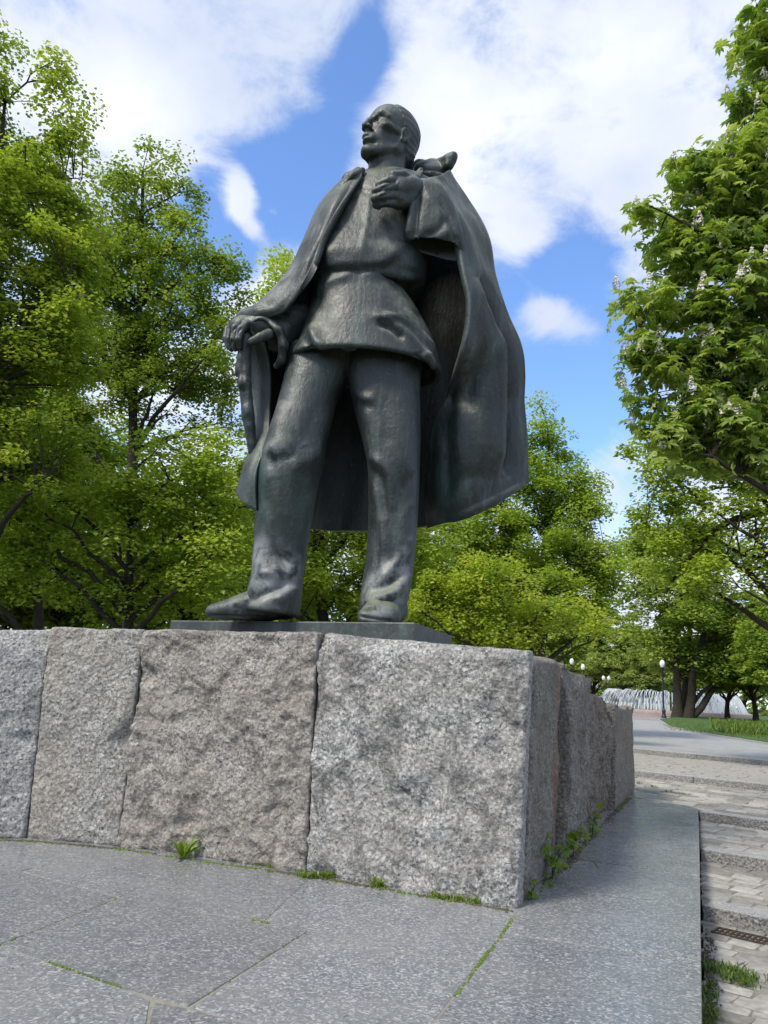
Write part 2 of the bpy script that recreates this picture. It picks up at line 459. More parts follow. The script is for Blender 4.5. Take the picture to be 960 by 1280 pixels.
def mat_slab():
    m, nt = new_mat('polished_granite'); b = NB(nt); P = b.pos()
    rn = b.rnd()
    off = b.n('ShaderNodeCombineXYZ', {0: b.math('MULTIPLY', rn, 37.0), 1: b.math('MULTIPLY', rn, 11.0), 2: 0.0}).outputs[0]
    V = b.n('ShaderNodeVectorMath', {0: P, 1: off}, operation='ADD').outputs[0]
    W = b.n('ShaderNodeVectorMath', {0: V, 1: b.n('ShaderNodeVectorMath', {0: b.noise(V, 13, 3, 0.5, out='Color'), 'Scale': 0.06}, operation='SCALE').outputs[0]}, operation='ADD').outputs[0]
    c = b.n('ShaderNodeSeparateColor', {0: b.voro(b.mapping(W, (1, 1, 0.2)), 78)}).outputs[0]
    col = b.ramp(c, [(0.0, (0.092, 0.102, 0.118)), (0.3, (0.145, 0.156, 0.169)), (0.66, (0.187, 0.196, 0.204)), (0.85, (0.30, 0.306, 0.308)), (1.0, (0.46, 0.46, 0.452))])
    c2 = b.noise(W, 42, 5, 0.7); col = b.mix(b.ramp(c2, [(0.34, 0.6), (0.46, 0.0)]), col, (0.12, 0.13, 0.155))
    col = b.mix(b.ramp(c2, [(0.58, 0.0), (0.68, 0.55)]), col, (0.40, 0.40, 0.395))
    lg = b.noise(P, 0.9, 5, 0.6); col = b.mix(b.ramp(lg, [(0.35, 0.0), (0.7, 0.45)]), col, (0.27, 0.265, 0.245))
    st = b.noise(P, 1.9, 8, 0.7); col = b.mix(b.ramp(st, [(0.54, 0.0), (0.66, 0.30)]), col, (0.12, 0.125, 0.13)); col = b.mix(b.ramp(b.noise(P, 3.3, 8, 0.75), [(0.60, 0.0), (0.70, 0.35)]), col, (0.33, 0.32, 0.29))
    tone = b.math('ADD', 0.90, b.math('MULTIPLY', rn, 0.2))
    col = b.mix(1.0, col, b.n('ShaderNodeCombineXYZ', {0: tone, 1: tone, 2: tone}).outputs[0], 'MULTIPLY')
    rg = b.ramp(b.noise(P, 3.0, 6, 0.65), [(0.3, 0.16), (0.7, 0.34)])
    b.out(col, rg, b.bump(b.noise(P, 80, 4, 0.6), 0.12, 0.004), 0.0, 0.5)
    return m


def simple_mat(name, stops, scale=6.0, detail=6, rough=0.8, bump=0.4, bscale=30.0, bdist=0.01, spec=0.4, per_object=0.0, metallic=0.0):
    m, nt = new_mat(name); b = NB(nt); P = b.pos()
    col = b.ramp(b.noise(P, scale, detail, 0.62), stops)
    if per_object:
        t = b.math('ADD', 1.0 - per_object / 2, b.math('MULTIPLY', b.rnd(), per_object))
        col = b.mix(1.0, col, b.n('ShaderNodeCombineXYZ', {0: t, 1: t, 2: t}).outputs[0], 'MULTIPLY')
    b.out(col, rough, b.bump(b.noise(P, bscale, 6, 0.65), bump, bdist), metallic, spec)
    return m


def mat_leaf(name, c0, c1, c2, trans=0.45):
    m, nt = new_mat(name); b = NB(nt)
    t = b.n('ShaderNodeAttribute', attribute_name='tone').outputs['Fac']
    col = b.ramp(t, [(0.0, c0), (0.5, c1), (1.0, c2)])
    d = b.n('ShaderNodeBsdfPrincipled', {'Base Color': col, 'Roughness': 0.5, 'Specular IOR Level': 0.35})
    hue = b.n('ShaderNodeCombineXYZ', {0: b.math('ADD', .86, b.math('MULTIPLY', b.rnd(), .26)), 1: b.math('ADD', .92, b.math('MULTIPLY', b.rnd(), .14)), 2: 1.0}).outputs[0]
    col = b.mix(1.0, col, hue, 'MULTIPLY'); nt.links.new(col, d.inputs['Base Color'])
    tc = b.mix(1.0, col, (1.3, 1.38, 0.75), 'MULTIPLY')
    tr = b.n('ShaderNodeBsdfTranslucent', {'Color': tc})
    mx = b.n('ShaderNodeMixShader', {0: trans, 1: d.outputs[0], 2: tr.outputs[0]})
    b.n('ShaderNodeOutputMaterial', {'Surface': mx.outputs[0]})
    return m
# ---------------------------------------------------------------- the bronze statue
Y0 = 7.6
# rubbed, chalky places on the trouser legs
BRONZE_WEAR = [(*at_y(x, y, Y0 + d), r) for x, y, d, r in ((335, 722, -.25, .34), (362, 712, -.2, .22), (488, 728, -.25, .30), (466, 742, -.25, .28), (345, 570, -.4, .22), (472, 765, -.4, .22), (322, 690, -.2, .2), (505, 705, -.2, .2))]
BRONZE = mat_bronze()
ST_LOC = at_y(400, 778, Y0)
_cr, _sr = math.cos(ROLL), math.sin(ROLL)
TO_S = np.array([[_cr, 0, -_sr], [0, 1, 0], [_sr, 0, _cr]])      # levelled with the picture's slight tilt


def S(px, py, d=0.0): return TO_S @ (at_y(px, py, Y0 + d) - ST_LOC)


def to_world(V): return V @ TO_S + ST_LOC


def sl(py, l, r, d, b):
    """elliptic slice between the outline points l and r, centred at depth d, half depth b"""
    A = S(l, py, d); B = S(r, py, d); return ((A[2] + B[2]) / 2, (A[0] + B[0]) / 2, d, abs(B[0] - A[0]) / 2, b)


statue = empty('bronze_statue', ST_LOC)
tag(statue, 'dark bronze statue of a man in a long cloak on a granite pedestal', 'statue')


def finish(sol, name, strokes=(), smooth=1, mat=None, parent=None, rough=0.003):
    V, Q = sol.mesh(smooth); V = to_world(V)
    if strokes: V = sculpt(V, Q, strokes)
    if rough:
        N = normals(V, Q); V = V + N * (rough * (fbm(V * 6.0, 3) + 0.8 * vnoise(V * 2.2)))[:, None]
    return mesh_np(name, V - ST_LOC, Q, mat or BRONZE, parent or statue)


def box_of(pts, m=0.35):
    p = np.array(pts); return p.min(0) - m, p.max(0) + m


def px_box(x0, y0, x1, y1, d0, d1, m=.05):
    p = np.array([S(x, y, d) for x in (x0, x1) for y in (y0, y1) for d in (d0, d1)]); return p.min(0) - m, p.max(0) + m


def build_trousers():
    lo, hi = px_box(300, 430, 555, 785, -.45, .5)
    s = Solid(lo, hi, 0.0165)
    RL = [(440, 362, 452, .08, .36), (480, 354, 431, .04, .35), (500, 349, 421, .01, .34), (520, 344, 416, -.02, .34), (550, 334, 408, -.08, .335), (575, 327, 405, -.10, .335), (605, 322, 398, -.07, .31),
          (645, 318.5, 391, -.02, .29), (690, 316, 384, .02, .28), (725, 313.5, 379, .02, .29), (748, 308, 377, 0, .32), (768, 306, 373, 0, .34)]
    s.loft([sl(*q) for q in RL], 0.02, expo=2.2)
    LL = [(440, 428, 530, .05, .38), (480, 434, 526, .03, .37), (520, 443, 526, .0, .345), (560, 454, 526, -.02, .32), (585, 459, 525, -.02, .30), (620, 460, 524, .02, .28), (660, 459.5, 521.5, .05, .275),
          (700, 457, 518, .05, .275), (735, 452, 513, .04, .30), (760, 449, 507, .02, .33), (778, 450, 501, 0, .34)]
    s.loft([sl(*q) for q in LL], 0.015, expo=2.2)
    s.ell(S(440, 425, .15), (.58, .34, .22), 0.03)
    strokes = [
        ([(352, 500), (345, 545), (331, 568)], 14, .035, 'r'), ([(328, 572), (345, 568), (372, 560)], 8, -.028, 's'), ([(333, 578), (338, 640), (333, 700)], 9, .03, 'r'),
        ([(400, 500), (380, 545), (352, 575)], 10, -.025, 'r'), ([(420, 505), (400, 560), (368, 590)], 9, .03, 'r'), ([(326, 600), (340, 650), (352, 700), (356, 745)], 8, -.03, 'r'),
        ([(345, 600), (352, 660), (349, 705)], 7, .028, 'r'), ([(330, 640), (350, 690), (372, 700)], 6, -.022, 's'), ([(320, 700), (345, 722), (372, 708)], 7, .035, 'r'), ([(312, 738), (330, 718), (352, 712), (356, 724)], 7, .05, 'r'),
        ([(306, 752), (330, 742), (352, 732), (358, 722)], 6, -.045, 'r'), ([(345, 755), (360, 740), (374, 735)], 7, .03, 'r'), ([(378, 600), (374, 660), (371, 720)], 9, -.02, 'r'),
        ([(452, 485), (462, 540), (470, 590)], 9, .03, 'r'), ([(500, 480), (505, 540), (505, 590)], 10, .02, 'r'), ([(478, 490), (484, 560)], 9, -.022, 'r'),
        ([(457, 572), (470, 583), (482, 600), (486, 650)], 7, -.035, 's'), ([(462, 600), (476, 640), (480, 690)], 7, .03, 'r'), ([(522, 590), (500, 615), (493, 650)], 7, -.03, 'r'), ([(523, 620), (505, 650), (503, 690)], 7, .025, 'r'),
        ([(468, 650), (470, 700), (461, 735)], 6, -.028, 'r'), ([(520, 665), (500, 700), (470, 730)], 7, .04, 'r'), ([(516, 690), (497, 722), (462, 742)], 6, -.04, 'r'), ([(512, 715), (490, 742), (460, 750)], 7, .05, 'r'), ([(508, 738), (490, 758), (470, 760)], 6, -.035, 'r'),
        ([(436, 488), (450, 500), (470, 505)], 6, -.02, 's')]
    return finish(s, 'trousers', [(p, w * .95, a * .78, k) for p, w, a, k in strokes], smooth=1)


def build_tunic():
    lo, hi = px_box(355, 205, 570, 475, -.62, .68)
    s = Solid(lo, hi, 0.0165)
    low = [(334, 398, 492, .12, .40), (345, 394, 495, .11, .43), (358, 391.5, 499, .10, .475), (380, 389, 517, .09, .52), (404, 384, 532, .07, .54), (430, 376, 545, .05, .56), (450, 367, 551, .04, .575), (463, 361, 553, .03, .585)]
    s.loft([sl(*q) for q in low], 0.02, expo=2.3, cap=.03)
    up = [(222, 456, 512, .10, .20), (228, 449, 530, .12, .28), (242, 437, 556, .12, .38), (266, 421, 558, .11, .44), (300, 404, 545, .10, .48), (330, 389, 536, .09, .54), (349, 385.5, 532, .08, .585), (362, 386.5, 521, .09, .575), (371, 390, 500, .11, .53)]
    s2 = Solid(lo, hi, 0.0165); s2.loft([sl(*q) for q in up], 0.0, expo=2.25, cap=.06)
    # the blouse overhangs the belt; its lower edge rises across the belly
    line = smooth_line([(380, 376), (395, 368), (414, 356), (436, 350), (455, 345), (490, 350), (515, 353), (535, 354)], 40)
    P3 = np.array([S(x, y, -.45) for x, y in line]); g = np.meshgrid(*s2.ax, indexing='ij', sparse=True)
    zc = np.interp(g[0].ravel(), P3[:, 0], P3[:, 2])[:, None, None]
    s2.f = np.maximum(s2.f, (zc - g[2] - 0.015 * (g[1] > .2)).astype(np.float32))
    h = np.clip(.5 + .5 * (s.f - s2.f) / .012, 0, 1); s.f = s.f * (1 - h) + s2.f * h - .012 * h * (1 - h)
    # hollow the skirt from below
    inner = [(400, 396, 522, .07, .46), (430, 384, 536, .05, .49), (452, 374, 543, .04, .51), (480, 366, 548, .03, .53)]
    s.loft([sl(*q) for q in inner], 0.02, op='sub', expo=2.3, cap=.03)
    strokes = [
        # sagging fold round the hip and hem
        ([(388, 405), (394, 425), (412, 437), (440, 439)], 7, .045, 'r'), ([(381, 425), (395, 440), (420, 447), (447, 441)], 6, -.035, 'r'), ([(366, 452), (395, 455), (420, 452)], 6, .028, 'r'), ([(363, 459), (400, 464), (460, 458), (520, 459), (550, 462)], 3.5, .03, 'r'),
        ([(365, 452), (400, 459), (440, 455)], 3.5, -.02, 'r'),
        # diagonal pulls to the right hip
        ([(465, 394), (490, 400), (515, 420), (545, 452)], 7, .055, 'r'), ([(470, 402), (487, 408), (506, 424)], 5, -.06, 'r'), ([(482, 395), (505, 404), (530, 430), (548, 450)], 4, -.035, 's'),
        ([(505, 385), (528, 412), (546, 440)], 7, .03, 'r'), ([(530, 440), (540, 456), (534, 470)], 5, .05, 'r'), ([(520, 440), (524, 458)], 6, -.03, 'r'),
        ([(395, 385), (393, 405), (400, 425)], 9, .018, 'r'),
        # chest
        ([(450, 344), (478, 342), (505, 346), (526, 350)], 6, .045, 'r'), ([(392, 366), (415, 352), (440, 344)], 6, .03, 'r'),
        ([(405, 305), (420, 330), (450, 338)], 12, .02, 'r'), ([(505, 318), (480, 335), (455, 341)], 8, -.025, 'r'), ([(508, 300), (488, 322), (470, 332)], 8, .025, 'r'), ([(500, 270), (475, 300), (455, 325)], 12, -.015, 'r'),
        ([(462, 240), (459, 275), (450, 320)], 5, .012, 'r'), ([(440, 250), (425, 290), (412, 325)], 10, .015, 'r'), ([(447, 235), (470, 242), (490, 238)], 5, -.02, 'r')]
    return finish(s, 'tunic', [(p, w * .85, a * .92, k) for p, w, a, k in strokes], smooth=1)


def build_shoes():
    for spec in ('r', 'l'):
        if spec == 'r':
            pts = [(268, 767, -.12), (300, 764, -.10), (330, 758, -.05), (352, 756, .05)]
            lo, hi = box_of([S(x, y, d) for x, y, d in pts], .35); s = Solid(lo, hi, .013)
            s.chain([S(268, 765, -.14), S(300, 760, -.1), S(335, 750, -.02)], [.085, .115, .18], .06)
            s.chain([S(276, 767, .02), S(330, 762, .08), S(358, 756, .1)], [.075, .11, .15], .06)
            s.chain([S(268, 768.5, -.08), S(305, 768, -.05)], [.05, .07], .06)
            sole = [((262, 772), (305, 773), (350, 774))]
            strokes = [([(257, 769), (300, 771), (335, 772)], 1.6, -.03, 'r'), ([(292, 757), (298, 763), (296, 768)], 3, -.015, 'r'), ([(312, 752), (330, 758), (345, 768)], 3.5, -.03, 's')]
        else:
            lo, hi = box_of([S(445, 780, -.5), S(505, 740, .4)], .2); s = Solid(lo, hi, .013)
            s.chain([S(458, 771, -.42), S(468, 768, -.3), S(480, 758, -.08)], [.085, .115, .17], .06)
            s.chain([S(472, 773, -.42), S(484, 770, -.28), S(490, 762, 0)], [.08, .11, .16], .06)
            strokes = [([(446, 770), (465, 773), (490, 777)], 1.6, -.03, 'r'), ([(450, 762), (470, 760), (490, 768)], 3, -.02, 'r')]
        zt = plate_z()
        V, Q = s.mesh(1); V = to_world(V)
        V = sculpt(V, Q, strokes); V[:, 2] = np.maximum(V[:, 2], zt)
        mesh_np('shoe', V - ST_LOC, Q, BRONZE, statue)


def plate_z(): return float(at_y(300, 774, 7.5)[2])


# --- cloak: one sheet of cloth with thickness
CLOAK = [  # rows from the neck to the hem; columns from the right-hand front edge, round the back, to the left-hand front edge
    [(453, 222, -.24), (450, 212, -.17), (440, 218, .0), (447, 217, .30), (470, 214, .48), (500, 211, .52), (526, 207, .42), (548, 207, .25), (559, 213, .08), (548, 222, -.12), (532, 226, -.30)],
    [(428, 262, -.40), (419, 246, -.30), (404, 254, .02), (415, 258, .45), (452, 256, .75), (505, 250, .85), (557.4, 250, .75), (580, 248, .48), (576, 250, .20), (562.6, 244, -.12), (548, 240, -.34)],
    [(406, 302, -0.44), (396, 292, -0.36), (382, 302, -0.02), (398, 306, 0.51), (440, 310, 1.07), (505, 308, 1.20), (575.4, 300, 1.12), (606, 296, 0.64), (599, 292, 0.26), (582.6, 280, -0.10), (564, 284, -0.36)],
    [(389, 347, -0.44), (380, 338, -0.38), (363, 340, -0.06), (384, 346, 0.51), (435, 352, 1.12), (505, 355, 1.24), (580.4, 345, 1.17), (614, 345, 0.68), (612, 346, 0.30), (596.6, 335, -0.08), (578, 342, -0.40)],
    [(357, 388, -0.34), (345, 382, -0.32), (327, 382, -0.08), (358, 396, 0.51), (425, 402, 1.17), (505, 405, 1.28), (582.8, 395, 1.22), (628, 395, 0.72), (629, 392, 0.36), (610.2, 385, -0.02), (583, 396, -0.36)],
    [(330, 404, -0.22), (318, 399, -0.22), (300, 402, -0.04), (342, 430, 0.51), (418, 440, 1.20), (500, 445, 1.30), (582.8, 438, 1.26), (643, 432, 0.78), (643, 430, 0.42), (617.2, 430, 0.06), (574, 440, -0.22)],
    [(338, 462, -0.02), (322, 455, 0.02), (316, 458, 0.14), (348, 475, 0.56), (415, 490, 1.22), (500, 495, 1.32), (582.8, 485, 1.30), (644, 470, 0.86), (647, 468, 0.50), (607.2, 478, 0.10), (560, 490, 0.25)],
    [(338, 505, 0.00), (326, 502, 0.04), (319, 500, 0.16), (348, 520, 0.58), (415, 535, 1.22), (500, 540, 1.32), (580.8, 530, 1.32), (642, 510, 0.92), (646, 508, 0.58), (595.2, 524, 0.12), (542, 534, 0.42)],
    [(336, 550, -0.10), (328, 546, -0.06), (324, 544, 0.10), (345, 568, 0.58), (412, 585, 1.22), (495, 590, 1.32), (578.4, 580, 1.32), (646, 552, 0.96), (651, 550, 0.64), (591.6, 570, 0.18), (536, 582, 0.52)],
    [(322, 592, -0.20), (314, 586, -0.16), (312, 582, 0.04), (342, 614, 0.56), (408, 630, 1.22), (488, 634, 1.32), (570.4, 622, 1.32), (644, 585, 0.98), (652, 583, 0.68), (589.6, 618, 0.26), (532, 630, 0.60)],
    [(321, 638, -0.20), (305, 629, -0.18), (301, 618, 0.00), (338, 650, 0.56), (402, 662, 1.22), (480, 664, 1.32), (562.4, 650, 1.32), (642, 609, 1.00), (655, 606, 0.70), (595.6, 640, 0.34), (536, 660, 0.68)],
]


def cubic_grid(G, nu, nv):
    G = np.asarray(G, float); r, c, _ = G.shape
    def interp(A, n):
        x = np.arange(A.shape[0]); q = np.linspace(0, A.shape[0] - 1, n); i = np.clip(q.astype(int), 0, A.shape[0] - 2); t = (q - i)[:, None, None]
        p = np.concatenate([2 * A[:1] - A[1:2], A, 2 * A[-1:] - A[-2:-1]]); a, b_, c_, d = p[i], p[i + 1], p[i + 2], p[i + 3]
        return 0.5 * (2 * b_ + (c_ - a) * t + (2 * a - 5 * b_ + 4 * c_ - d) * t ** 2 + (3 * b_ - a - 3 * c_ + d) * t ** 3)
    A = interp(G, nv); return interp(A.transpose(1, 0, 2), nu).transpose(1, 0, 2)


def build_cloak():
    G = [[at_y(px, py, Y0 + d) for (px, py, d) in row] for row in CLOAK]
    nu, nv = 230, 200; P = cubic_grid(G, nu, nv); V = P.reshape(-1, 3)
    i = np.arange(nu * nv).reshape(nv, nu); Q = np.stack([i[:-1, :-1], i[:-1, 1:], i[1:, 1:], i[1:, :-1]], -1).reshape(-1, 4)
    u = np.tile(np.linspace(0, 1, nu), nv); v = np.repeat(np.linspace(0, 1, nv), nu)
    N = normals(V, Q)
    amp = np.clip((v - .25) / .5, 0, 1)
    w = np.sin(u * 2 * math.pi * 6.3 + 1.2 * np.sin(v * 3 + 1)) * 0.6 + 0.4 * np.sin(u * 2 * math.pi * 11.7 + 2 * v)
    V = V + N * (w * amp * 0.055 * np.clip((u - .12) * 8, 0, 1) * np.clip((.80 - u) * 8, 0, 1))[:, None]
    strokes = [
        # the panel over the left arm: edge roll and long falling folds
        ([(556, 246), (580, 300), (590, 340), (592, 400)], 7, .05, 'r'), ([(566, 245), (596, 300), (612, 345)], 6, -.045, 'r'), ([(580, 250), (604, 300), (618, 350), (640, 405)], 6, .05, 'r'),
        ([(598, 350), (622, 400), (634, 450), (632, 520), (630, 592)], 6.5, -.40, 'r'), ([(590, 350), (605, 430), (607, 520), (602, 600)], 12, .08, 'r'), ([(645, 420), (651, 480), (648, 560), (650, 600)], 6, .05, 'r'), ([(618, 400), (621, 470), (620, 540), (616, 600)], 7, .10, 'r'),
        ([(584, 400), (580, 460), (575, 540), (585, 600)], 9, .035, 'r'), ([(572, 470), (562, 540), (560, 620)], 8, -.03, 'r'), ([(552, 540), (551, 600), (550, 655)], 7, .03, 'r'), ([(545, 470), (570, 500), (600, 510)], 9, -.02, 'r'),
        ([(550, 620), (575, 600), (610, 590)], 10, -.02, 'r'), ([(548, 660), (575, 645), (625, 622), (658, 604)], 4, .025, 'r'),
        # over the right arm
        ([(433, 240), (414, 275), (396, 312), (376, 350)], 5, .04, 'r'), ([(440, 235), (420, 270), (402, 307), (384, 346)], 4, -.03, 'r'), ([(447, 228), (427, 263), (407, 301), (390, 345), (360, 384)], 3, .03, 'r'), ([(410, 262), (390, 310), (350, 370)], 7, -.03, 'r'), ([(372, 335), (345, 370), (315, 395)], 6, .03, 'r')]
    V = sculpt(V, Q, strokes)
    o = mesh_np('cloak', V - ST_LOC, Q, BRONZE, statue)
    md = o.modifiers.new('thickness', 'SOLIDIFY'); md.thickness = 0.07; md.offset = 0.0; md.use_even_offset = False
    return o


def build_collar_and_sleeves():
    # standing collar: one wing by the neck, the other rising behind the shoulder
    s = Solid(*px_box(405, 195, 470, 262, -.45, .25), .014)
    s.chain([S(453, 213, -.20), S(442, 222, -.26), S(430, 236, -.24), S(421, 249, -.20)], [.035, .06, .055, .04], .05)
    s.chain([S(450, 216, -.08), S(437, 225, -.05), S(424, 240, -.0)], [.05, .07, .06], .06)
    finish(s, 'collar', [([(452, 216), (440, 226), (427, 242)], 3, -.025, 'r')], rough=.004)
    s = Solid(*px_box(495, 180, 585, 250, -.55, .6), .012)
    s.chain([S(508, 216, .42), S(524, 207, .40), S(540, 206, .30), S(554, 206, .16), S(562, 200, .06), S(567, 194.5, .02)], [.05, .06, .06, .075, .065, .045], .06)
    s.chain([S(552, 211, .12), S(561, 207, .05), S(566, 199, .02)], [.05, .045, .03], .04)
    s.loft([sl(*q) for q in [(207, 520, 556, .24, .10), (214, 516, 560, .22, .15), (226, 514, 562, .22, .2), (238, 524, 562, .25, .2)]], .03)
    s.chain([S(526, 213, -.18), S(520, 224, -.30), S(521, 236, -.34)], [.03, .055, .05], .03)
    finish(s, 'collar', [([(518, 212), (540, 211), (556, 214), (564, 206)], 2.5, -.03, 'r'), ([(536, 222), (566, 246)], 4, -.02, 'r'), ([(543, 214), (546, 230)], 3, -.012, 'r')], rough=.004)
    # wide left sleeve hanging from the raised forearm
    s = Solid(*px_box(490, 222, 640, 340, -.7, .35), .014)
    s.loft([sl(*q) for q in [(229, 520, 545, -.34, .10), (240, 515, 558, -.36, .15), (258, 512, 568, -.36, .17), (280, 508, 576, -.36, .17), (297, 505.5, 580, -.36, .16), (306, 506, 581, -.35, .14), (316, 530, 580, -.33, .10), (325, 560, 582, -.31, .06)]], .03, expo=2.6, cap=.03)
    s.chain([S(550, 275, -.28), S(565, 290, .05)], [.15, .11], .06)
    s.loft([sl(*q) for q in [(290, 515, 570, -.36, .10), (304, 512, 574, -.36, .11), (330, 512, 574, -.34, .10)]], .02, op='sub', expo=2.6, cap=.02)
    finish(s, 'sleeve', [([(519, 240), (514, 270), (509, 300)], 3.5, .035, 'r'), ([(524, 242), (520, 270), (518, 302)], 4, -.03, 'r'), ([(530, 240), (550, 262), (568, 300)], 7, .02, 'r'), ([(545, 245), (562, 275), (572, 312)], 4, -.03, 'r'), ([(530, 296), (550, 285), (560, 270)], 6, -.025, 'r')])
    # right sleeve round the wrist above the stick
    s = Solid(*px_box(310, 380, 420, 470, -.6, .5), .014)
    s.chain([S(326, 410, -.2), S(345, 418, -.05), S(385, 400, .25)], [.13, .19, .22], .04)
    s.chain([S(332, 403, -.26), S(346, 415, -.26), S(354, 432, -.22), S(352, 450, -.16), S(346, 457, -.12)], [.05, .055, .055, .05, .04], .03)
    s.chain([S(326, 412, -.3), S(336, 426, -.2), S(345, 446, -.1)], [.11, .11, .09], .03, op='sub')
    finish(s, 'sleeve', [([(334, 402), (352, 418), (356, 440)], 3, .02, 'r')])


def build_hands():
    # right hand closed over the head of the stick
    s = Solid(*px_box(272, 385, 360, 455, -.5, .2), .0095)
    s.chain([S(336, 410, -.16), S(322, 407, -.17), S(305, 406, -.16)], [.105, .11, .10], .04)
    s.ell(S(300, 410, -.14), (.12, .13, .10), .04)
    for k, fg in enumerate([[(309, 405, -.26), (301, 412, -.34), (298, 424, -.35), (300, 434, -.30)], [(301, 404, -.22), (294, 410, -.28), (292, 424, -.29), (294, 436, -.25)],
                            [(296, 404, -.12), (288, 411, -.16), (286, 424, -.18), (289, 436, -.16)], [(294, 406, -.02), (285, 412, -.05), (282.5, 423, -.08), (286, 434, -.09)]]):
        s.chain([S(*p) for p in fg], [.046, .043, .039, .032], .006)
    s.chain([S(336, 418, -.26), S(325, 422, -.34), (S(314, 427, -.37))], [.058, .046, .036], .015)
    finish(s, 'hand', [([(304, 408), (297, 418), (297, 432)], 1.5, -.012, 'r'), ([(296, 408), (290, 416), (290, 432)], 1.5, -.012, 'r'), ([(310, 428), (316, 424)], 1.6, -.006, 'r'), ([(306, 403), (320, 404)], 2.5, .012, 'r')], rough=.003)
    # left hand holding the cloak together on the chest
    s = Solid(*px_box(455, 205, 545, 275, -.75, -.2), .0095)
    s.chain([S(528, 238, -.36), S(514, 236, -.46), S(500, 236, -.52)], [.105, .12, .12], .04)
    s.chain([S(512, 250, -.44), S(498, 251, -.50)], [.09, .09], .05)
    for fg in [[(498, 225, -.56), (485, 226, -.64), (474, 231, -.62), (477, 236, -.53)], [(494, 235, -.58), (481, 235, -.66), (469, 239, -.63), (472, 244, -.53)],
               [(493, 245, -.57), (480, 244.5, -.64), (468, 248, -.61), (471, 252, -.52)], [(495, 254, -.52), (482, 253, -.59), (470, 256, -.56), (473, 258, -.47)]]:
        s.chain([S(*p) for p in fg], [.050, .046, .042, .035], .006)
    s.chain([S(516, 226, -.46), S(504, 219, -.56), S(492, 219, -.60), S(485, 222, -.58)], [.06, .050, .043, .034], .02)
    finish(s, 'hand', [([(490, 230), (476, 236)], 1.6, -.012, 'r'), ([(490, 240), (474, 246)], 1.6, -.012, 'r'), ([(490, 249.5), (474, 254)], 1.6, -.012, 'r'), ([(493, 226), (500, 238), (500, 252)], 5, .012, 'r')], rough=.003)


HYAW, HPIT, HH = math.radians(46), math.radians(7), 0.80
HC = (486.5, 173.5, -.02)


def head_frame():
    Fv = np.array([-math.sin(HYAW) * math.cos(HPIT), -math.cos(HYAW) * math.cos(HPIT), math.sin(HPIT)])
    Lv = np.array([math.cos(HYAW), -math.sin(HYAW), 0]); Uv = np.cross(Fv, Lv)
    if Uv[2] < 0: Uv = -Uv
    t = math.radians(3); Lv, Uv = math.cos(t) * Lv - math.sin(t) * Uv, math.cos(t) * Uv + math.sin(t) * Lv
    return Fv, Lv, Uv


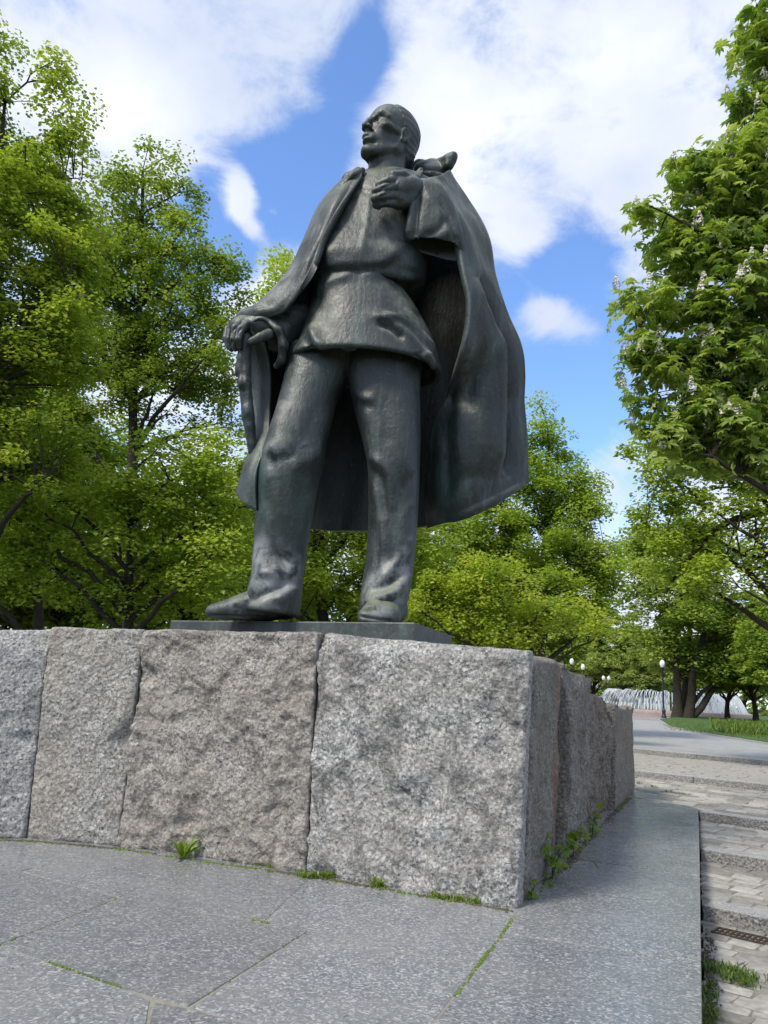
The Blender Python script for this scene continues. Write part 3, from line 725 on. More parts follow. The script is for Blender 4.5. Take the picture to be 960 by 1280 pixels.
def build_head():
    Fv, Lv, Uv = head_frame(); C0 = S(*HC); A = np.stack([Fv, Lv, Uv])
    def H(f, l, u): return C0 + HH * (f * Fv + l * Lv + u * Uv)
    s = Solid(C0 - [.50, .52, .95], C0 + [.50, .60, .50], .0078)
    def E(f, l, u, a, b, c, k=.03, op='add', ax=A): s.ell(H(f, l, u), np.array([a, b, c]) * HH, k * HH / .8, op, ax)
    def Cn(p, q, r0, r1, k=.03, op='add'): s.cone(H(*p), H(*q), r0 * HH, r1 * HH, k * HH / .8, op)
    E(-.05, 0, .13, .40, .315, .36, .0)                       # skull
    E(.12, 0, .0, .245, .25, .42, .06)                        # face
    E(.10, 0, -.24, .22, .22, .25, .05)
    for sgn in (1, -1):
        Cn((.27, sgn * .06, -.46), (.0, sgn * .225, -.29), .07, .07, .05)      # jaw
        Cn((.0, sgn * .225, -.29), (-.04, sgn * .255, -.08), .065, .06, .05)
        E(.225, sgn * .20, -.075, .085, .075, .055, .04)            # cheek bone
        Cn((.22, sgn * .21, -.08), (.0, sgn * .265, -.04), .045, .04, .04)
        E(.20, sgn * .295, -.22, .09, .075, .09, .07, 'sub')       # hollow cheek
        E(.380, sgn * .125, .01, .100, .088, .050, .03, 'sub')     # eye socket
        E(.275, sgn * .125, -.004, .058, .058, .046, .004)         # eyeball
        Cn((.310, sgn * .060, .014), (.325, sgn * .120, .044), .011, .014, .006); Cn((.325, sgn * .120, .044), (.265, sgn * .195, .015), .014, .012, .006)
        Cn((.312, sgn * .065, -.012), (.322, sgn * .125, -.044), .012, .015, .008); Cn((.322, sgn * .125, -.044), (.270, sgn * .190, -.004), .015, .012, .008)
        Cn((.345, sgn * .035, .085), (.330, sgn * .14, .115), .024, .026, .04); Cn((.330, sgn * .14, .115), (.258, sgn * .225, .075), .026, .020, .04)   # brow
        E(.405, sgn * .054, -.138, .048, .034, .036, .012)       # nostril wing
    Cn((.350, 0, .075), (.410, 0, -.03), .036, .038, .02); Cn((.410, 0, -.03), (.448, 0, -.125), .036, .044, .02)   # nose
    Cn((.455, 0, -.14), (.385, 0, -.175), .03, .03, .02)
    for sgn in (1, -1): E(.425, sgn * .026, -.175, .026, .015, .016, .008, 'sub')
    E(.315, 0, -.275, .07, .12, .075, .04)                     # mouth mound
    Cn((.350, .088, -.268), (.392, .02, -.250), .012, .020, .012); Cn((.350, -.088, -.268), (.392, -.02, -.250), .012, .020, .012); Cn((.392, .02, -.250), (.392, -.02, -.250), .020, .020, .01)
    Cn((.348, .075, -.290), (.380, 0, -.308), .012, .025, .012); Cn((.348, -.075, -.290), (.380, 0, -.308), .012, .025, .012)
    Cn((.365, -.10, -.279), (.405, 0, -.277), .008, .009, .005, 'sub'); Cn((.365, .10, -.279), (.405, 0, -.277), .008, .009, .005, 'sub')
    Cn((.345, .075, -.225), (.385, .012, -.205), .014, .024, .02); Cn((.345, -.075, -.225), (.385, -.012, -.205), .014, .024, .02)   # upper lip
    Cn((.362, -.08, -.365), (.368, .08, -.365), .022, .022, .03, 'sub')
    E(.310, 0, -.445, .075, .085, .07, .035)                    # chin
    # ears
    for sgn in (1, -1):
        ax = np.stack([np.cos(.5) * Fv - sgn * np.sin(.5) * (-Lv) * -1, sgn * np.sin(.5) * Fv * 0 + Lv, Uv]); ax = A
        E(-.035, sgn * .275, -.06, .075, .035, .115, .012); E(-.045, sgn * .315, -.05, .085, .024, .115, .012)
        E(-.03, sgn * .335, -.035, .048, .026, .068, .010, 'sub'); E(-.015, sgn * .325, -.085, .035, .035, .04, .01, 'sub')
        E(-.01, sgn * .30, -.155, .04, .028, .04, .015)
    # neck and collarbones
    Cn((-.08, 0, -.22), (-.12, 0, -.62), .25, .25, .06); Cn((-.12, 0, -.62), (-.16, 0, -.92), .25, .34, .08)
    for sgn in (1, -1): Cn((-.06, sgn * .21, -.22), (.10, sgn * .05, -.72), .06, .055, .04)
    E(.12, 0, -.56, .06, .05, .07, .05)
    finish(s, 'head', [], smooth=5, rough=.001)
    # combed back hair
    s = Solid(C0 - [.55, .55, .55], C0 + [.55, .55, .55], .0085)
    s.ell(H(-.065, 0, .135), np.array([.420, .334, .374]) * HH, 0, 'add', A)
    s.ell(H(-.20, 0, -.12), np.array([.26, .262, .26]) * HH, .06, 'add', A)
    g = np.meshgrid(*s.ax, indexing='ij', sparse=True); q = [g[i] - C0[i] for i in range(3)]
    f, l, u = [(q[0] * A[i, 0] + q[1] * A[i, 1] + q[2] * A[i, 2]) / HH for i in range(3)]
    hl = f - np.clip(.02 + .52 * np.clip(u - .02, 0, .5) - .20 * np.clip(-.05 - u, 0, .4) - .12 * np.clip(np.abs(l) - .15, 0, .2) - 1.3 * np.clip(u - .38, 0, .2) - 0.05 * np.exp(-((np.abs(l) - .12) / .07) ** 2), -.3, .35)
    low = -.36 - u
    cut = np.maximum(hl, low).astype(np.float32) * HH * .75
    kk = np.clip(.5 + .5 * (cut - s.f) / .02, 0, 1); s.f = s.f * (1 - kk) + cut * kk + .02 * kk * (1 - kk)
    V, Q = s.mesh(1); W = V - C0; fl = W @ A.T / HH
    N = normals(V, Q); comb = np.sin(np.arctan2(fl[:, 2] - .05, fl[:, 1]) * 22 + 5 * vnoise(fl * 5) + 2 * fl[:, 0]) * .0022 + .010 * vnoise(V * 6)
    V = to_world(V + N * comb[:, None])
    mesh_np('hair', V - ST_LOC, Q, BRONZE, statue)


def build_stick():
    pts = [(306, 425, -.22), (305, 450, -.2), (306.5, 480, -.18), (310, 520, -.14), (315, 555, -.08), (319, 590, 0), (326, 660, .15), (334, 772, .35)]
    s = Solid(*box_of([S(*p) for p in pts], .15), .014)
    s.chain([S(*p) for p in pts], [.072, .070, .066, .062, .055, .05, .045, .04], .02)
    for p, r in (((299, 462, -.2), .045), ((310, 512, -.18), .05), ((304, 478, -.22), .05), ((299, 455, -.2), .03)): s.ell(S(*p), (r, r, r * 1.5), .03)
    finish(s, 'walking_stick', [([(303, 440), (304, 480), (307, 510)], 2, -.012, 'r')], rough=.012)


def build_body():
    """the figure under the clothes: trunk, upper arms and forearms in one surface, joining neck, hands and legs"""
    s = Solid(*px_box(320, 205, 620, 480, -.5, .7), .028)
    s.loft([sl(*q) for q in [(222, 464, 503, .16, .18), (232, 452, 535, .16, .24), (247, 440, 552, .16, .30), (290, 420, 540, .14, .38), (345, 408, 510, .12, .38), (400, 400, 510, .1, .4), (455, 380, 515, .08, .34)]], .03)
    s.chain([S(436, 262, .1), S(400, 320, .25), S(372, 395, .2), S(335, 412, -.1)], [.14, .13, .13, .11], .06)
    s.chain([S(550, 275, .15), S(568, 312, .20), S(548, 272, -.25), S(522, 240, -.4)], [.16, .13, .12, .1], .06)
    finish(s, 'body', [], rough=0)


def build_plate():
    zt = plate_z(); zb = zt - .30
    c = at_z(513, 776.5, zt); l = at_z(205, 774, zt); r = at_z(560, 793, zt)
    bk = np.array([.39, .92, 0]) * .11; c, l, r = c + bk, l + bk, r + bk
    dl = (l - c); dr = (r - c); dr = dr / np.linalg.norm(dr) * 1.45
    pts = [c, c + dr, c + dr + dl * .95, c + dl]
    bm = bmesh.new()
    top = [bm.verts.new((p[0], p[1], zt)) for p in pts]; bot = [bm.verts.new((p[0], p[1], zb)) for p in pts]
    bm.faces.new(top); bm.faces.new(bot[::-1])
    for i in range(4): bm.faces.new([top[i], bot[i], bot[(i + 1) % 4], top[(i + 1) % 4]])
    bmesh.ops.recalc_face_normals(bm, faces=bm.faces)
    bmesh.ops.bevel(bm, geom=list(bm.edges), offset=.012, segments=2, affect='EDGES', profile=.6)
    for v in bm.verts: v.co -= Vector(ST_LOC)
    me = bpy.data.meshes.new('base_plate'); bm.to_mesh(me); bm.free(); me.materials.append(BRONZE)
    link(bpy.data.objects.new('base_plate', me), statue)
    return zb


PLATE_BOTTOM = build_plate()
build_trousers(); build_tunic(); build_shoes(); build_body(); build_head(); build_hands(); build_collar_and_sleeves(); build_cloak(); build_stick()
# ---------------------------------------------------------------- ground, podium, steps
KA = math.radians(-40.0); KD = np.array([math.cos(KA), math.sin(KA), 0]); KU = np.array([-math.sin(KA), math.cos(KA), 0])
K0 = at_z(875, 1131, -.24)
KERBS = []                                                     # (distance up the flight, level of the top)
for lv, (x, y) in ((-.24, (875, 1131)), (-.12, (875, 1061)), (0.0, (876, 1015)), (.12, (792, 963)), (.24, (792, 936))):
    KERBS.append((float((at_z(x, y, lv) - K0) @ KU), lv))
EDGE_A, EDGE_B = at_z(880, 1280, 0), at_z(874, 1012, 0)         # right-hand edge of the podium
ED = (EDGE_B - EDGE_A); ED /= np.linalg.norm(ED)
EN = np.array([ED[1], -ED[0], 0])                              # towards the steps


def kpt(s, t, z): p = K0 + KD * s + KU * t; return np.array([p[0], p[1], z])


def level(t):
    z = -.36
    for tk, lv in KERBS:
        if t >= tk: z = lv
    return z


M_LAWN = simple_mat('lawn_grass', [(0.3, (0.035, 0.075, 0.012)), (0.55, (0.06, 0.12, 0.02)), (0.8, (0.10, 0.15, 0.035))], 1.2, 8, 0.9, 0.8, 24, 0.05)
M_SOIL = simple_mat('bare_earth', [(0.3, (0.05, 0.045, 0.03)), (0.5, (0.06, 0.075, 0.025)), (0.8, (0.10, 0.09, 0.06))], 0.8, 8, 0.95, 0.7, 12, 0.05)
M_PATH = simple_mat('path_paving', [(0.3, (0.24, 0.24, 0.23)), (0.55, (0.32, 0.32, 0.31)), (0.75, (0.38, 0.375, 0.36))], 2.0, 8, 0.8, 0.5, 9, 0.02)
M_PLAZA = simple_mat('plaza_paving', [(0.3, (0.24, 0.20, 0.19)), (0.7, (0.33, 0.28, 0.27))], 0.5, 6, 0.8, 0.3, 5, 0.02)
M_MORTAR = simple_mat('sandy_joint', [(0.3, (0.16, 0.15, 0.12)), (0.55, (0.28, 0.26, 0.215)), (0.75, (0.12, 0.13, 0.07))], 7, 7, 0.95, 0.6, 60, 0.01)
M_BED = simple_mat('sett_joint', [(0.3, (0.13, 0.12, 0.095)), (0.5, (0.20, 0.185, 0.15)), (0.64, (0.25, 0.235, 0.19)), (0.78, (0.09, 0.115, 0.04))], 5, 7, 0.95, 0.6, 60, 0.01)
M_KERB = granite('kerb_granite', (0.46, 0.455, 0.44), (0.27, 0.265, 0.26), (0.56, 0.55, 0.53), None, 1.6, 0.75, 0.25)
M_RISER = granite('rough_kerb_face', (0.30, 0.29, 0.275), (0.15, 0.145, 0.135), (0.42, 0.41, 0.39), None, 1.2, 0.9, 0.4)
M_SETT = simple_mat('sett_granite', [(0.25, (0.19, 0.178, 0.155)), (0.5, (0.30, 0.285, 0.255)), (0.75, (0.41, 0.39, 0.355))], 16, 8, 0.8, 0.6, 70, 0.012, per_object=0.7)
M_SLAB = mat_slab()
M_IRON = simple_mat('cast_iron', [(0.3, (0.045, 0.035, 0.03)), (0.7, (0.09, 0.06, 0.045))], 20, 5, 0.6, 0.4, 60, 0.004, metallic=0.3)
M_MOSS = simple_mat('moss', [(0.3, (0.06, 0.10, 0.015)), (0.7, (0.14, 0.19, 0.03))], 30, 4, 0.9, 0.5, 60, 0.01)


def ground():
    xs = np.concatenate([[-1600, -500, -160, -70], np.arange(-40, 61, 2.0), [75, 110, 190, 500, 1600]]); ys = np.concatenate([[-300, -80, -30], np.arange(-12, 61, 1.5), [70, 90, 130, 220, 600, 2000]])
    X, Y = np.meshgrid(xs, ys); P = np.stack([X, Y, 0 * X], -1).reshape(-1, 3)
    t = (P - K0) @ KU; z = np.interp(t, [-2, 0, KERBS[1][0], KERBS[2][0], KERBS[3][0], KERBS[4][0], KERBS[4][0] + 6], [-.56, -.52, -.42, -.32, -.2, -.06, .12])
    P[:, 2] = z; n = len(xs); i = np.arange(len(P)).reshape(len(ys), n)
    o = mesh_np('ground', P, np.stack([i[:-1, :-1], i[:-1, 1:], i[1:, 1:], i[1:, :-1]], -1).reshape(-1, 4), M_SOIL); tag(o, kind='structure')


def prism(name, pts, z0, z1, mat, parent=None, bevel=0.0, origin=None, jitter=0.0, top_mat=None):
    bm = bmesh.new(); o = np.mean(np.array(pts), 0) if origin is None else np.asarray(origin); o = np.array([o[0], o[1], (z0 + z1) / 2 if origin is None else o[2]])
    p2 = [np.asarray(p, float) for p in pts]
    area = sum(p2[i][0] * p2[(i + 1) % len(p2)][1] - p2[(i + 1) % len(p2)][0] * p2[i][1] for i in range(len(p2)))
    if area < 0: p2 = p2[::-1]
    t = [bm.verts.new((p[0] - o[0], p[1] - o[1], z1 - o[2] + (random.uniform(-jitter, jitter)))) for p in p2]
    b = [bm.verts.new((p[0] - o[0], p[1] - o[1], z0 - o[2])) for p in p2]
    tf = bm.faces.new(t); bm.faces.new(b[::-1])
    for i in range(len(t)): bm.faces.new([t[i], b[i], b[(i + 1) % len(t)], t[(i + 1) % len(t)]])
    if bevel: bmesh.ops.bevel(bm, geom=list(tf.edges) + [e for e in bm.edges if abs(e.verts[0].co.z - e.verts[1].co.z) > .5 * (z1 - z0)], offset=bevel, segments=2, affect='EDGES', profile=.6)
    me = bpy.data.meshes.new(name); bm.to_mesh(me); bm.free(); me.materials.append(mat)
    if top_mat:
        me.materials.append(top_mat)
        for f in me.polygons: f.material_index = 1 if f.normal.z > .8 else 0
    ob = bpy.data.objects.new(name, me); COL.objects.link(ob); ob.location = o
    if parent is not None: place(ob, parent)
    return ob


def inset(pts, g):
    p = np.array(pts)[:, :2]; n = len(p)
    area = sum(p[i][0] * p[(i + 1) % n][1] - p[(i + 1) % n][0] * p[i][1] for i in range(n))
    if area < 0: p = p[::-1]
    out = []
    for i in range(n):
        a, b, c = p[i - 1], p[i], p[(i + 1) % n]; d1 = (b - a) / np.linalg.norm(b - a); d2 = (c - b) / np.linalg.norm(c - b)
        n1 = np.array([-d1[1], d1[0]]); n2 = np.array([-d2[1], d2[0]]); m = n1 + n2; m /= max(m @ n1, .3); out.append(b + m * g / max(np.linalg.norm(n1 + n2), .6) * 2 if False else b + m * g)
    return [np.array([q[0], q[1], 0]) for q in out]


def podium():
    root = empty('podium', at_z(500, 1180, -.4)); tag(root, kind='structure')
    Z = lambda x, y: at_z(x, y, 0)
    slabs = [
        [(-260, 1092), (-150, 1068), (26, 1089), (150, 1056), (160, 1038), (-260, 1038)],
        [(26, 1089), (150, 1122), (250, 1070), (140, 1050)], [(150, 1122), (330, 1153), (402, 1086), (250, 1062)], [(330, 1153), (386, 1164), (597, 1208), (652, 1136), (640, 1110), (400, 1070)],
        [(-260, 1258), (0, 1181), (150, 1122), (26, 1089), (-150, 1129), (-260, 1155)], [(-260, 1155), (-150, 1129), (26, 1089), (-150, 1068), (-260, 1092)],
        [(0, 1181), (146, 1233), (236, 1259), (386, 1164), (150, 1122)], [(236, 1259), (400, 1304), (516, 1312), (597, 1208), (386, 1164)],
        [(-260, 1262), (-260, 1420), (150, 1420), (185, 1278), (190, 1250), (146, 1233), (0, 1181)], [(190, 1250), (185, 1278), (150, 1420), (440, 1420), (516, 1312), (400, 1304), (236, 1259)],
        [(652, 1136), (629, 1166), (878, 1202), (876, 1095), (742, 1077), (690, 1085)], [(629, 1166), (540, 1280), (440, 1420), (882, 1420), (878, 1202)],
        [(720, 1074), (742, 1077), (876, 1095), (875, 1050), (790, 1037), (752, 1030)], [(750, 1032), (790, 1037), (875, 1050), (873.5, 1011), (790, 986), (775, 990)]]
    for i, sp in enumerate(slabs):
        pts = inset([Z(*p) for p in sp], .010)
        random.seed(40 + i); prism('paving_slab', pts, -.09, random.uniform(-.003, .003), M_SLAB, root, .006)
    ring = [(-260, 1034), (150, 1034), (400, 1066), (652, 1100), (700, 1050), (775, 986), (790, 985), (873.6, 1011), (882, 1420), (-260, 1420)]
    core = inset([Z(*p) for p in ring], .012); prism('joint_bed', core, -.62, -.0045, M_MORTAR, root)


def stairs():
    root = empty('stairs', kpt(1, 2, -.4)); tag(root, kind='structure')
    SMAX = 9.0
    def edge_s(t):                                             # where the podium edge (or the far end of it) lies at this distance up the flight
        A = np.stack([KD[:2], -ED[:2]], 1); rhs = (EDGE_A - (K0 + KU * t))[:2]
        return float(np.linalg.solve(A, rhs)[0])
    ts = [-3.4] + [k[0] for k in KERBS] + [KERBS[-1][0] + 9]
    zs = [-.36] + [k[1] for k in KERBS]
    t_end = float((EDGE_B - K0) @ KU)
    left = lambda t: edge_s(t) + .003 if t < t_end else -9.5
    random.seed(5); sett_meshes = []
    for _ in range(10):
        bm = bmesh.new(); bmesh.ops.create_cube(bm, size=1.0)
        for v in bm.verts:
            v.co.x += random.uniform(-.09, .07); v.co.y += random.uniform(-.11, .08)
            if v.co.z > 0: v.co.z += random.uniform(-.03, .03)
        bmesh.ops.bevel(bm, geom=[e for e in bm.edges if max(e.verts[0].co.z, e.verts[1].co.z) > 0], offset=.07, segments=2, affect='EDGES', profile=.5)
        me = bpy.data.meshes.new('sett'); bm.to_mesh(me); bm.free(); me.materials.append(M_SETT); me.polygons.foreach_set('use_smooth', [True] * len(me.polygons)); sett_meshes.append(me)
    setts = []
    for k in range(len(zs)):
        t0, t1, z = ts[k], ts[k + 1], zs[k]
        # bed under the stones
        s0a, s0b = left(t0), left(t1 - .001)
        bf = .06 if k else 0; s0a = left(t0 + bf)
        if t0 < t_end < t1: quad = [kpt(s0a, t0 + bf, z), kpt(SMAX + 20, t0 + bf, z), kpt(SMAX + 20, t1, z), kpt(-9.5, t1, z), kpt(-9.5, t_end + .02, z), kpt(left(t_end - .01), t_end + .02, z)]
        else: quad = [kpt(s0a, t0 + bf, z), kpt(SMAX + 20, t0 + bf, z), kpt(SMAX + 20, t1, z), kpt(s0b, t1, z)]
        prism('sett_bed', quad, z - .22, z - .012, M_BED if k < 5 else M_PATH, root)
        # kerb stones along the front of the tread
        if k > 0:
            s = left(t0 + .02) + .004; w = .30 if k < 4 else .34
            while s < SMAX + 6:
                Lk = random.uniform(.95, 1.25) * (1 if k < 4 else 2.0)
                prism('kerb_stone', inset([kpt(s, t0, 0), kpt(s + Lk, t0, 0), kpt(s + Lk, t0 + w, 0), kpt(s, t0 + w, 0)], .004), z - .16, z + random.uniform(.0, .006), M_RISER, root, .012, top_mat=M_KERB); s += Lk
            tt = t0 + w
        else: tt = t0
        if k >= 5: continue
        rows = []
        end = t1 - .006
        while tt < end - .08:
            rw = random.uniform(.17, .235) if k < 3 else random.uniform(.22, .30); rw = min(rw, end - tt)
            if k == 0 and tt < DRAIN_T - .108 < tt + rw: rw = max(DRAIN_T - .108 - tt, .03)
            rows.append((tt, rw)); tt += rw
            if k == 0 and abs(tt - (DRAIN_T - .108)) < .02: tt = DRAIN_T + .108
        for (tr, rw) in rows:
            s = left(tr + rw * .5) + random.uniform(-.01, .015); smax = 3.2 if k < 3 else 5.5
            while s < smax:
                ln = random.uniform(.20, .34) * (1 if k < 3 else 1.5); c = kpt(s + ln / 2, tr + rw / 2, z - .05 + random.uniform(-.009, .007))
                px, py = project(c); vis = -40 < px < 1030 and 900 < py < 1400
                if vis:
                    setts.append((ln * rw * (np.clip(px, 0, 960) == px) * (np.clip(py, 0, 1280) == py) / np.linalg.norm(c - CAM) ** 3 + 1e-6 / np.linalg.norm(c - CAM), c, ln, rw, (random.uniform(-.025, .025), random.uniform(-.025, .025), KA + random.uniform(-.05, .05)), random.choice(sett_meshes)))
                s += ln
    setts.sort(key=lambda q: -q[0])                            # the 300 that show largest are stones of their own, the rest one field of stones
    rest_v, rest_f, n0 = [], {}, 0
    for i, (_, c, ln, rw, rot, me) in enumerate(setts):
        if i < 300:
            o = bpy.data.objects.new('sett', me); COL.objects.link(o); o.parent = root
            o.location = Vector(c) - root.location; o.scale = (ln - .022, rw - .020, .10); o.rotation_euler = rot
        else:
            from mathutils import Euler
            R = np.array(Euler(rot).to_matrix()); v = np.array([q.co[:] for q in me.vertices]) * [ln - .022, rw - .020, .10]
            rest_v.append(v @ R.T + c)
            for p in me.polygons: rest_f.setdefault(len(p.vertices), []).append([n0 + q for q in p.vertices])
            n0 += len(v)
    if rest_v:
        o = mesh_np('sett_field', np.concatenate(rest_v) - np.array(root.location), [np.array(f) for f in rest_f.values()], M_SETT, root); o['kind'] = 'stuff'


DRAIN_P = at_z(893, 1161, -.36); DRAIN_T = float((DRAIN_P - K0) @ KU)


def drain():
    w, z = .21, -.358; root = empty('drain_grate', kpt(0, 0, 0)); s0 = float((DRAIN_P - K0) @ KD)
    root.location = kpt(s0, DRAIN_T, -.39)
    tag(root, 'rusty iron drain grate set in the cobbles below the lowest step', 'drain grate')
    fr = [(s0, DRAIN_T - w / 2, s0 + 1.6, DRAIN_T - w / 2 + .016), (s0, DRAIN_T + w / 2 - .016, s0 + 1.6, DRAIN_T + w / 2)]
    for a, b, c, d in fr: prism('frame_rail', [kpt(a, b, 0), kpt(c, b, 0), kpt(c, d, 0), kpt(a, d, 0)], -.40, z, M_IRON, root, .002)
    x = s0; n = 0
    while x < s0 + 1.6:
        prism('bar', [kpt(x, DRAIN_T - w / 2 + .017, 0), kpt(x + .018, DRAIN_T - w / 2 + .017, 0), kpt(x + .018, DRAIN_T + w / 2 - .017, 0), kpt(x, DRAIN_T + w / 2 - .017, 0)], -.39, z - .003, M_IRON, root); x += .045
    prism('middle_rail', [kpt(s0, DRAIN_T - .006, 0), kpt(s0 + 1.6, DRAIN_T - .006, 0), kpt(s0 + 1.6, DRAIN_T + .006, 0), kpt(s0, DRAIN_T + .006, 0)], -.395, z - .006, M_IRON, root)


def far_ground():
    t5 = KERBS[4][0] + .24
    o = prism('path', [kpt(-9.5, t5, 0), kpt(40, t5, 0), kpt(40, 90, 0), kpt(-30, 90, 0), kpt(-30, t5, 0)], -.1, .243, M_PATH); tag(o, kind='structure')
    o = prism('plaza', [(-60, 62, 0), (160, 62, 0), (200, 190, 0), (-60, 190, 0)], .0, .262, M_PLAZA); tag(o, kind='structure')
    lp = [at_z(x, y, .30) for x, y in ((822, 899), (850, 896), (960, 894), (1250, 905), (1250, 975), (960, 929), (890, 918), (836, 908))]
    o = prism('lawn', inset(lp, .12), .1, .335, M_LAWN); tag(o, kind='structure')
    o = prism('lawn_kerb', lp, .1, .312, M_KERB); tag(o, kind='structure')
    # rough grass blades on the near part of the lawn
    return lp


# ---------------------------------------------------------------- granite pedestal
M_G = [granite('grey_granite', (0.385, 0.375, 0.355), (0.18, 0.175, 0.165), (0.57, 0.56, 0.535), None, .9, stain=.25),
       granite('mixed_granite', (0.35, 0.335, 0.30), (0.175, 0.165, 0.145), (0.53, 0.52, 0.49), (0.37, 0.31, 0.25), .9),
       granite('pink_granite', (0.32, 0.297, 0.265), (0.14, 0.126, 0.11), (0.50, 0.475, 0.44), (0.34, 0.288, 0.245), .9, stain=.7),
       granite('pale_granite', (0.335, 0.33, 0.32), (0.115, 0.113, 0.11), (0.60, 0.59, 0.57), (0.35, 0.32, 0.28), .85, stain=.8),
       granite('dark_granite', (0.225, 0.21, 0.185), (0.11, 0.10, 0.09), (0.35, 0.335, 0.30), (0.20, 0.175, 0.135), .9),
       granite('rust_granite', (0.245, 0.175, 0.135), (0.11, 0.085, 0.065), (0.36, 0.30, 0.25), (0.27, 0.15, 0.10), .9),
       granite('brown_granite', (0.22, 0.19, 0.16), (0.10, 0.088, 0.075), (0.34, 0.30, 0.26), (0.23, 0.17, 0.13), .9, stain=.6),
       granite('tan_granite', (0.24, 0.215, 0.185), (0.12, 0.105, 0.09), (0.35, 0.32, 0.28), (0.25, 0.20, 0.15), .9, stain=.3)]


def worley(p):
    i = np.floor(p).astype(int); best = np.full(len(p), 9.0)
    for a in (-1, 0, 1):
        for b in (-1, 0, 1):
            for c in (-1, 0, 1):
                q = i + [a, b, c]; m = q & 63
                fp = q + np.stack([_tab[m[:, 0], m[:, 1], m[:, 2]], _tab[m[:, 1], m[:, 2], m[:, 0]], _tab[m[:, 2], m[:, 0], m[:, 1]]], 1)
                best = np.minimum(best, ((p - fp) ** 2).sum(1))
    return np.sqrt(best)


def stone_block(parent, A0, A1, B0, B1, inward, depth, mat, h=.02, rough=1.0, chips=1.0, seed=0, end_edge=False, top_noise=.03, label=None):
    A0, A1, B0, B1 = [np.asarray(p, float) for p in (A0, A1, B0, B1)]; inw = np.asarray(inward, float)
    corners = np.array([A0, A1, B0, B1, A0 + inw * depth, A1 + inw * depth, B0 + inw * depth, B1 + inw * depth])
    s = Solid(corners.min(0) - .12, corners.max(0) + .14, h); g = np.meshgrid(*s.ax, indexing='ij', sparse=True)
    cen = corners.mean(0)
    def plane(a, b, c):
        n = np.cross(b - a, c - a); n /= np.linalg.norm(n)
        if n @ (cen - a) > 0: n = -n
        return n, n @ a
    pl = [plane(A0, A1, B0 * .5 + B1 * .5), plane(A0, B0, A0 + inw), plane(A1, B1, A1 + inw), plane(B0, B1, B0 + inw + [0, 0, .03]), plane(A0 + inw * depth, A1 + inw * depth, B0 + inw * depth)]
    f = None; k = .014
    for n, c in pl:
        d = g[0] * n[0] + g[1] * n[1] + g[2] * n[2] - c
        if f is None: f = d + 0 * (g[0] + g[1] + g[2])
        else:
            hh = np.clip(.5 - .5 * (f - d) / k, 0, 1); f = f * (1 - hh) + d * hh + k * hh * (1 - hh)
    rg = np.random.default_rng(seed + 100); fn = pl[0][0]                      # fracture planes knocked off the face
    for q in range(int(9 * chips) + (9 if end_edge else 3)):
        uu, vv = rg.random(2); edge = rg.choice([0, 1, 1, 3] if end_edge else [0, 1]); uu, vv = [(uu, .0), (uu, 1.0), (0.0, vv), (1.0, vv)][edge] if rg.random() < .6 else (uu, vv)
        p0 = (A0 * (1 - uu) + A1 * uu) * (1 - vv) + (B0 * (1 - uu) + B1 * uu) * vv
        onrim = uu in (0.0, 1.0) or vv in (0.0, 1.0); away = p0 - cen; away = {0: np.array([0, 0, -1.0]), 1: np.array([0, 0, 1.0])}.get(int(edge), (A1 - A0) / np.linalg.norm(A1 - A0))
        tn = fn + (away * rg.uniform(.35, .9) if onrim else rg.normal(size=3) * .16); tn /= np.linalg.norm(tn)
        dd = g[0] * tn[0] + g[1] * tn[1] + g[2] * tn[2] - (tn @ p0) + ((rg.uniform(.005, .020) * (2.6 if end_edge and uu == 1.0 else 1) if uu in (0.0, 1.0) else rg.uniform(.001, .008)) if onrim else rg.uniform(-.012, .006))
        if not onrim: dd = dd - .6 * np.maximum(np.sqrt((g[0] - p0[0]) ** 2 + (g[1] - p0[1]) ** 2 + (g[2] - p0[2]) ** 2) - .22, 0)
        f = np.maximum(f, dd)
    f = np.maximum(f, -.05 - g[2]); s.f = f.astype(np.float32)
    V, Q = s.mesh(1); N = normals(V, Q); N0 = N.copy(); P = V + seed * 7.31
    face = np.clip(np.maximum((N0 * -inw).sum(1), N0[:, 2] * .8) * 1.6, .05, 1)
    d = rough * (.075 * fbm(P * 1.5, 2) + .030 * fbm(P * 4.2, 3))
    Pw = P + .16 * np.stack([fbm(P * 3.1, 3), fbm(P * 3.1 + 40, 3), fbm(P * 3.1 + 80, 3)], 1); Pw[:, 2] += .45 * P[:, 0]
    w = worley(Pw * [2.6, 2.6, 5.8]); w2 = worley(Pw * [8, 8, 13.0] + 3); rid = 1 - np.abs(fbm(Pw * 3.4 + 5, 4)) * 2.2
    d += chips * (.030 * (w - .6) + .016 * (w2 - .55) + .030 * (rid - .6)) + rough * .020 * fbm(P * 15, 3)
    ue = (V - A0) @ (A1 - A0) / ((A1 - A0) @ (A1 - A0)); zt_ = B0[2] + (B1[2] - B0[2]) * np.clip(ue, 0, 1); d *= np.clip((zt_ + .02 - V[:, 2]) / .14, .22, 1) * np.where(N0[:, 2] > .5, .35, 1); d += np.where(N0[:, 2] > .5, top_noise * fbm(P * 2.6 + 9, 3), 0)
    V = V + N * (d * face)[:, None]
    N = normals(V, Q); V = V + N * (.0075 * fbm(P * 38, 2))[:, None]
    return mesh_np('granite_block', V - np.array(parent.location), Q, mat, parent)


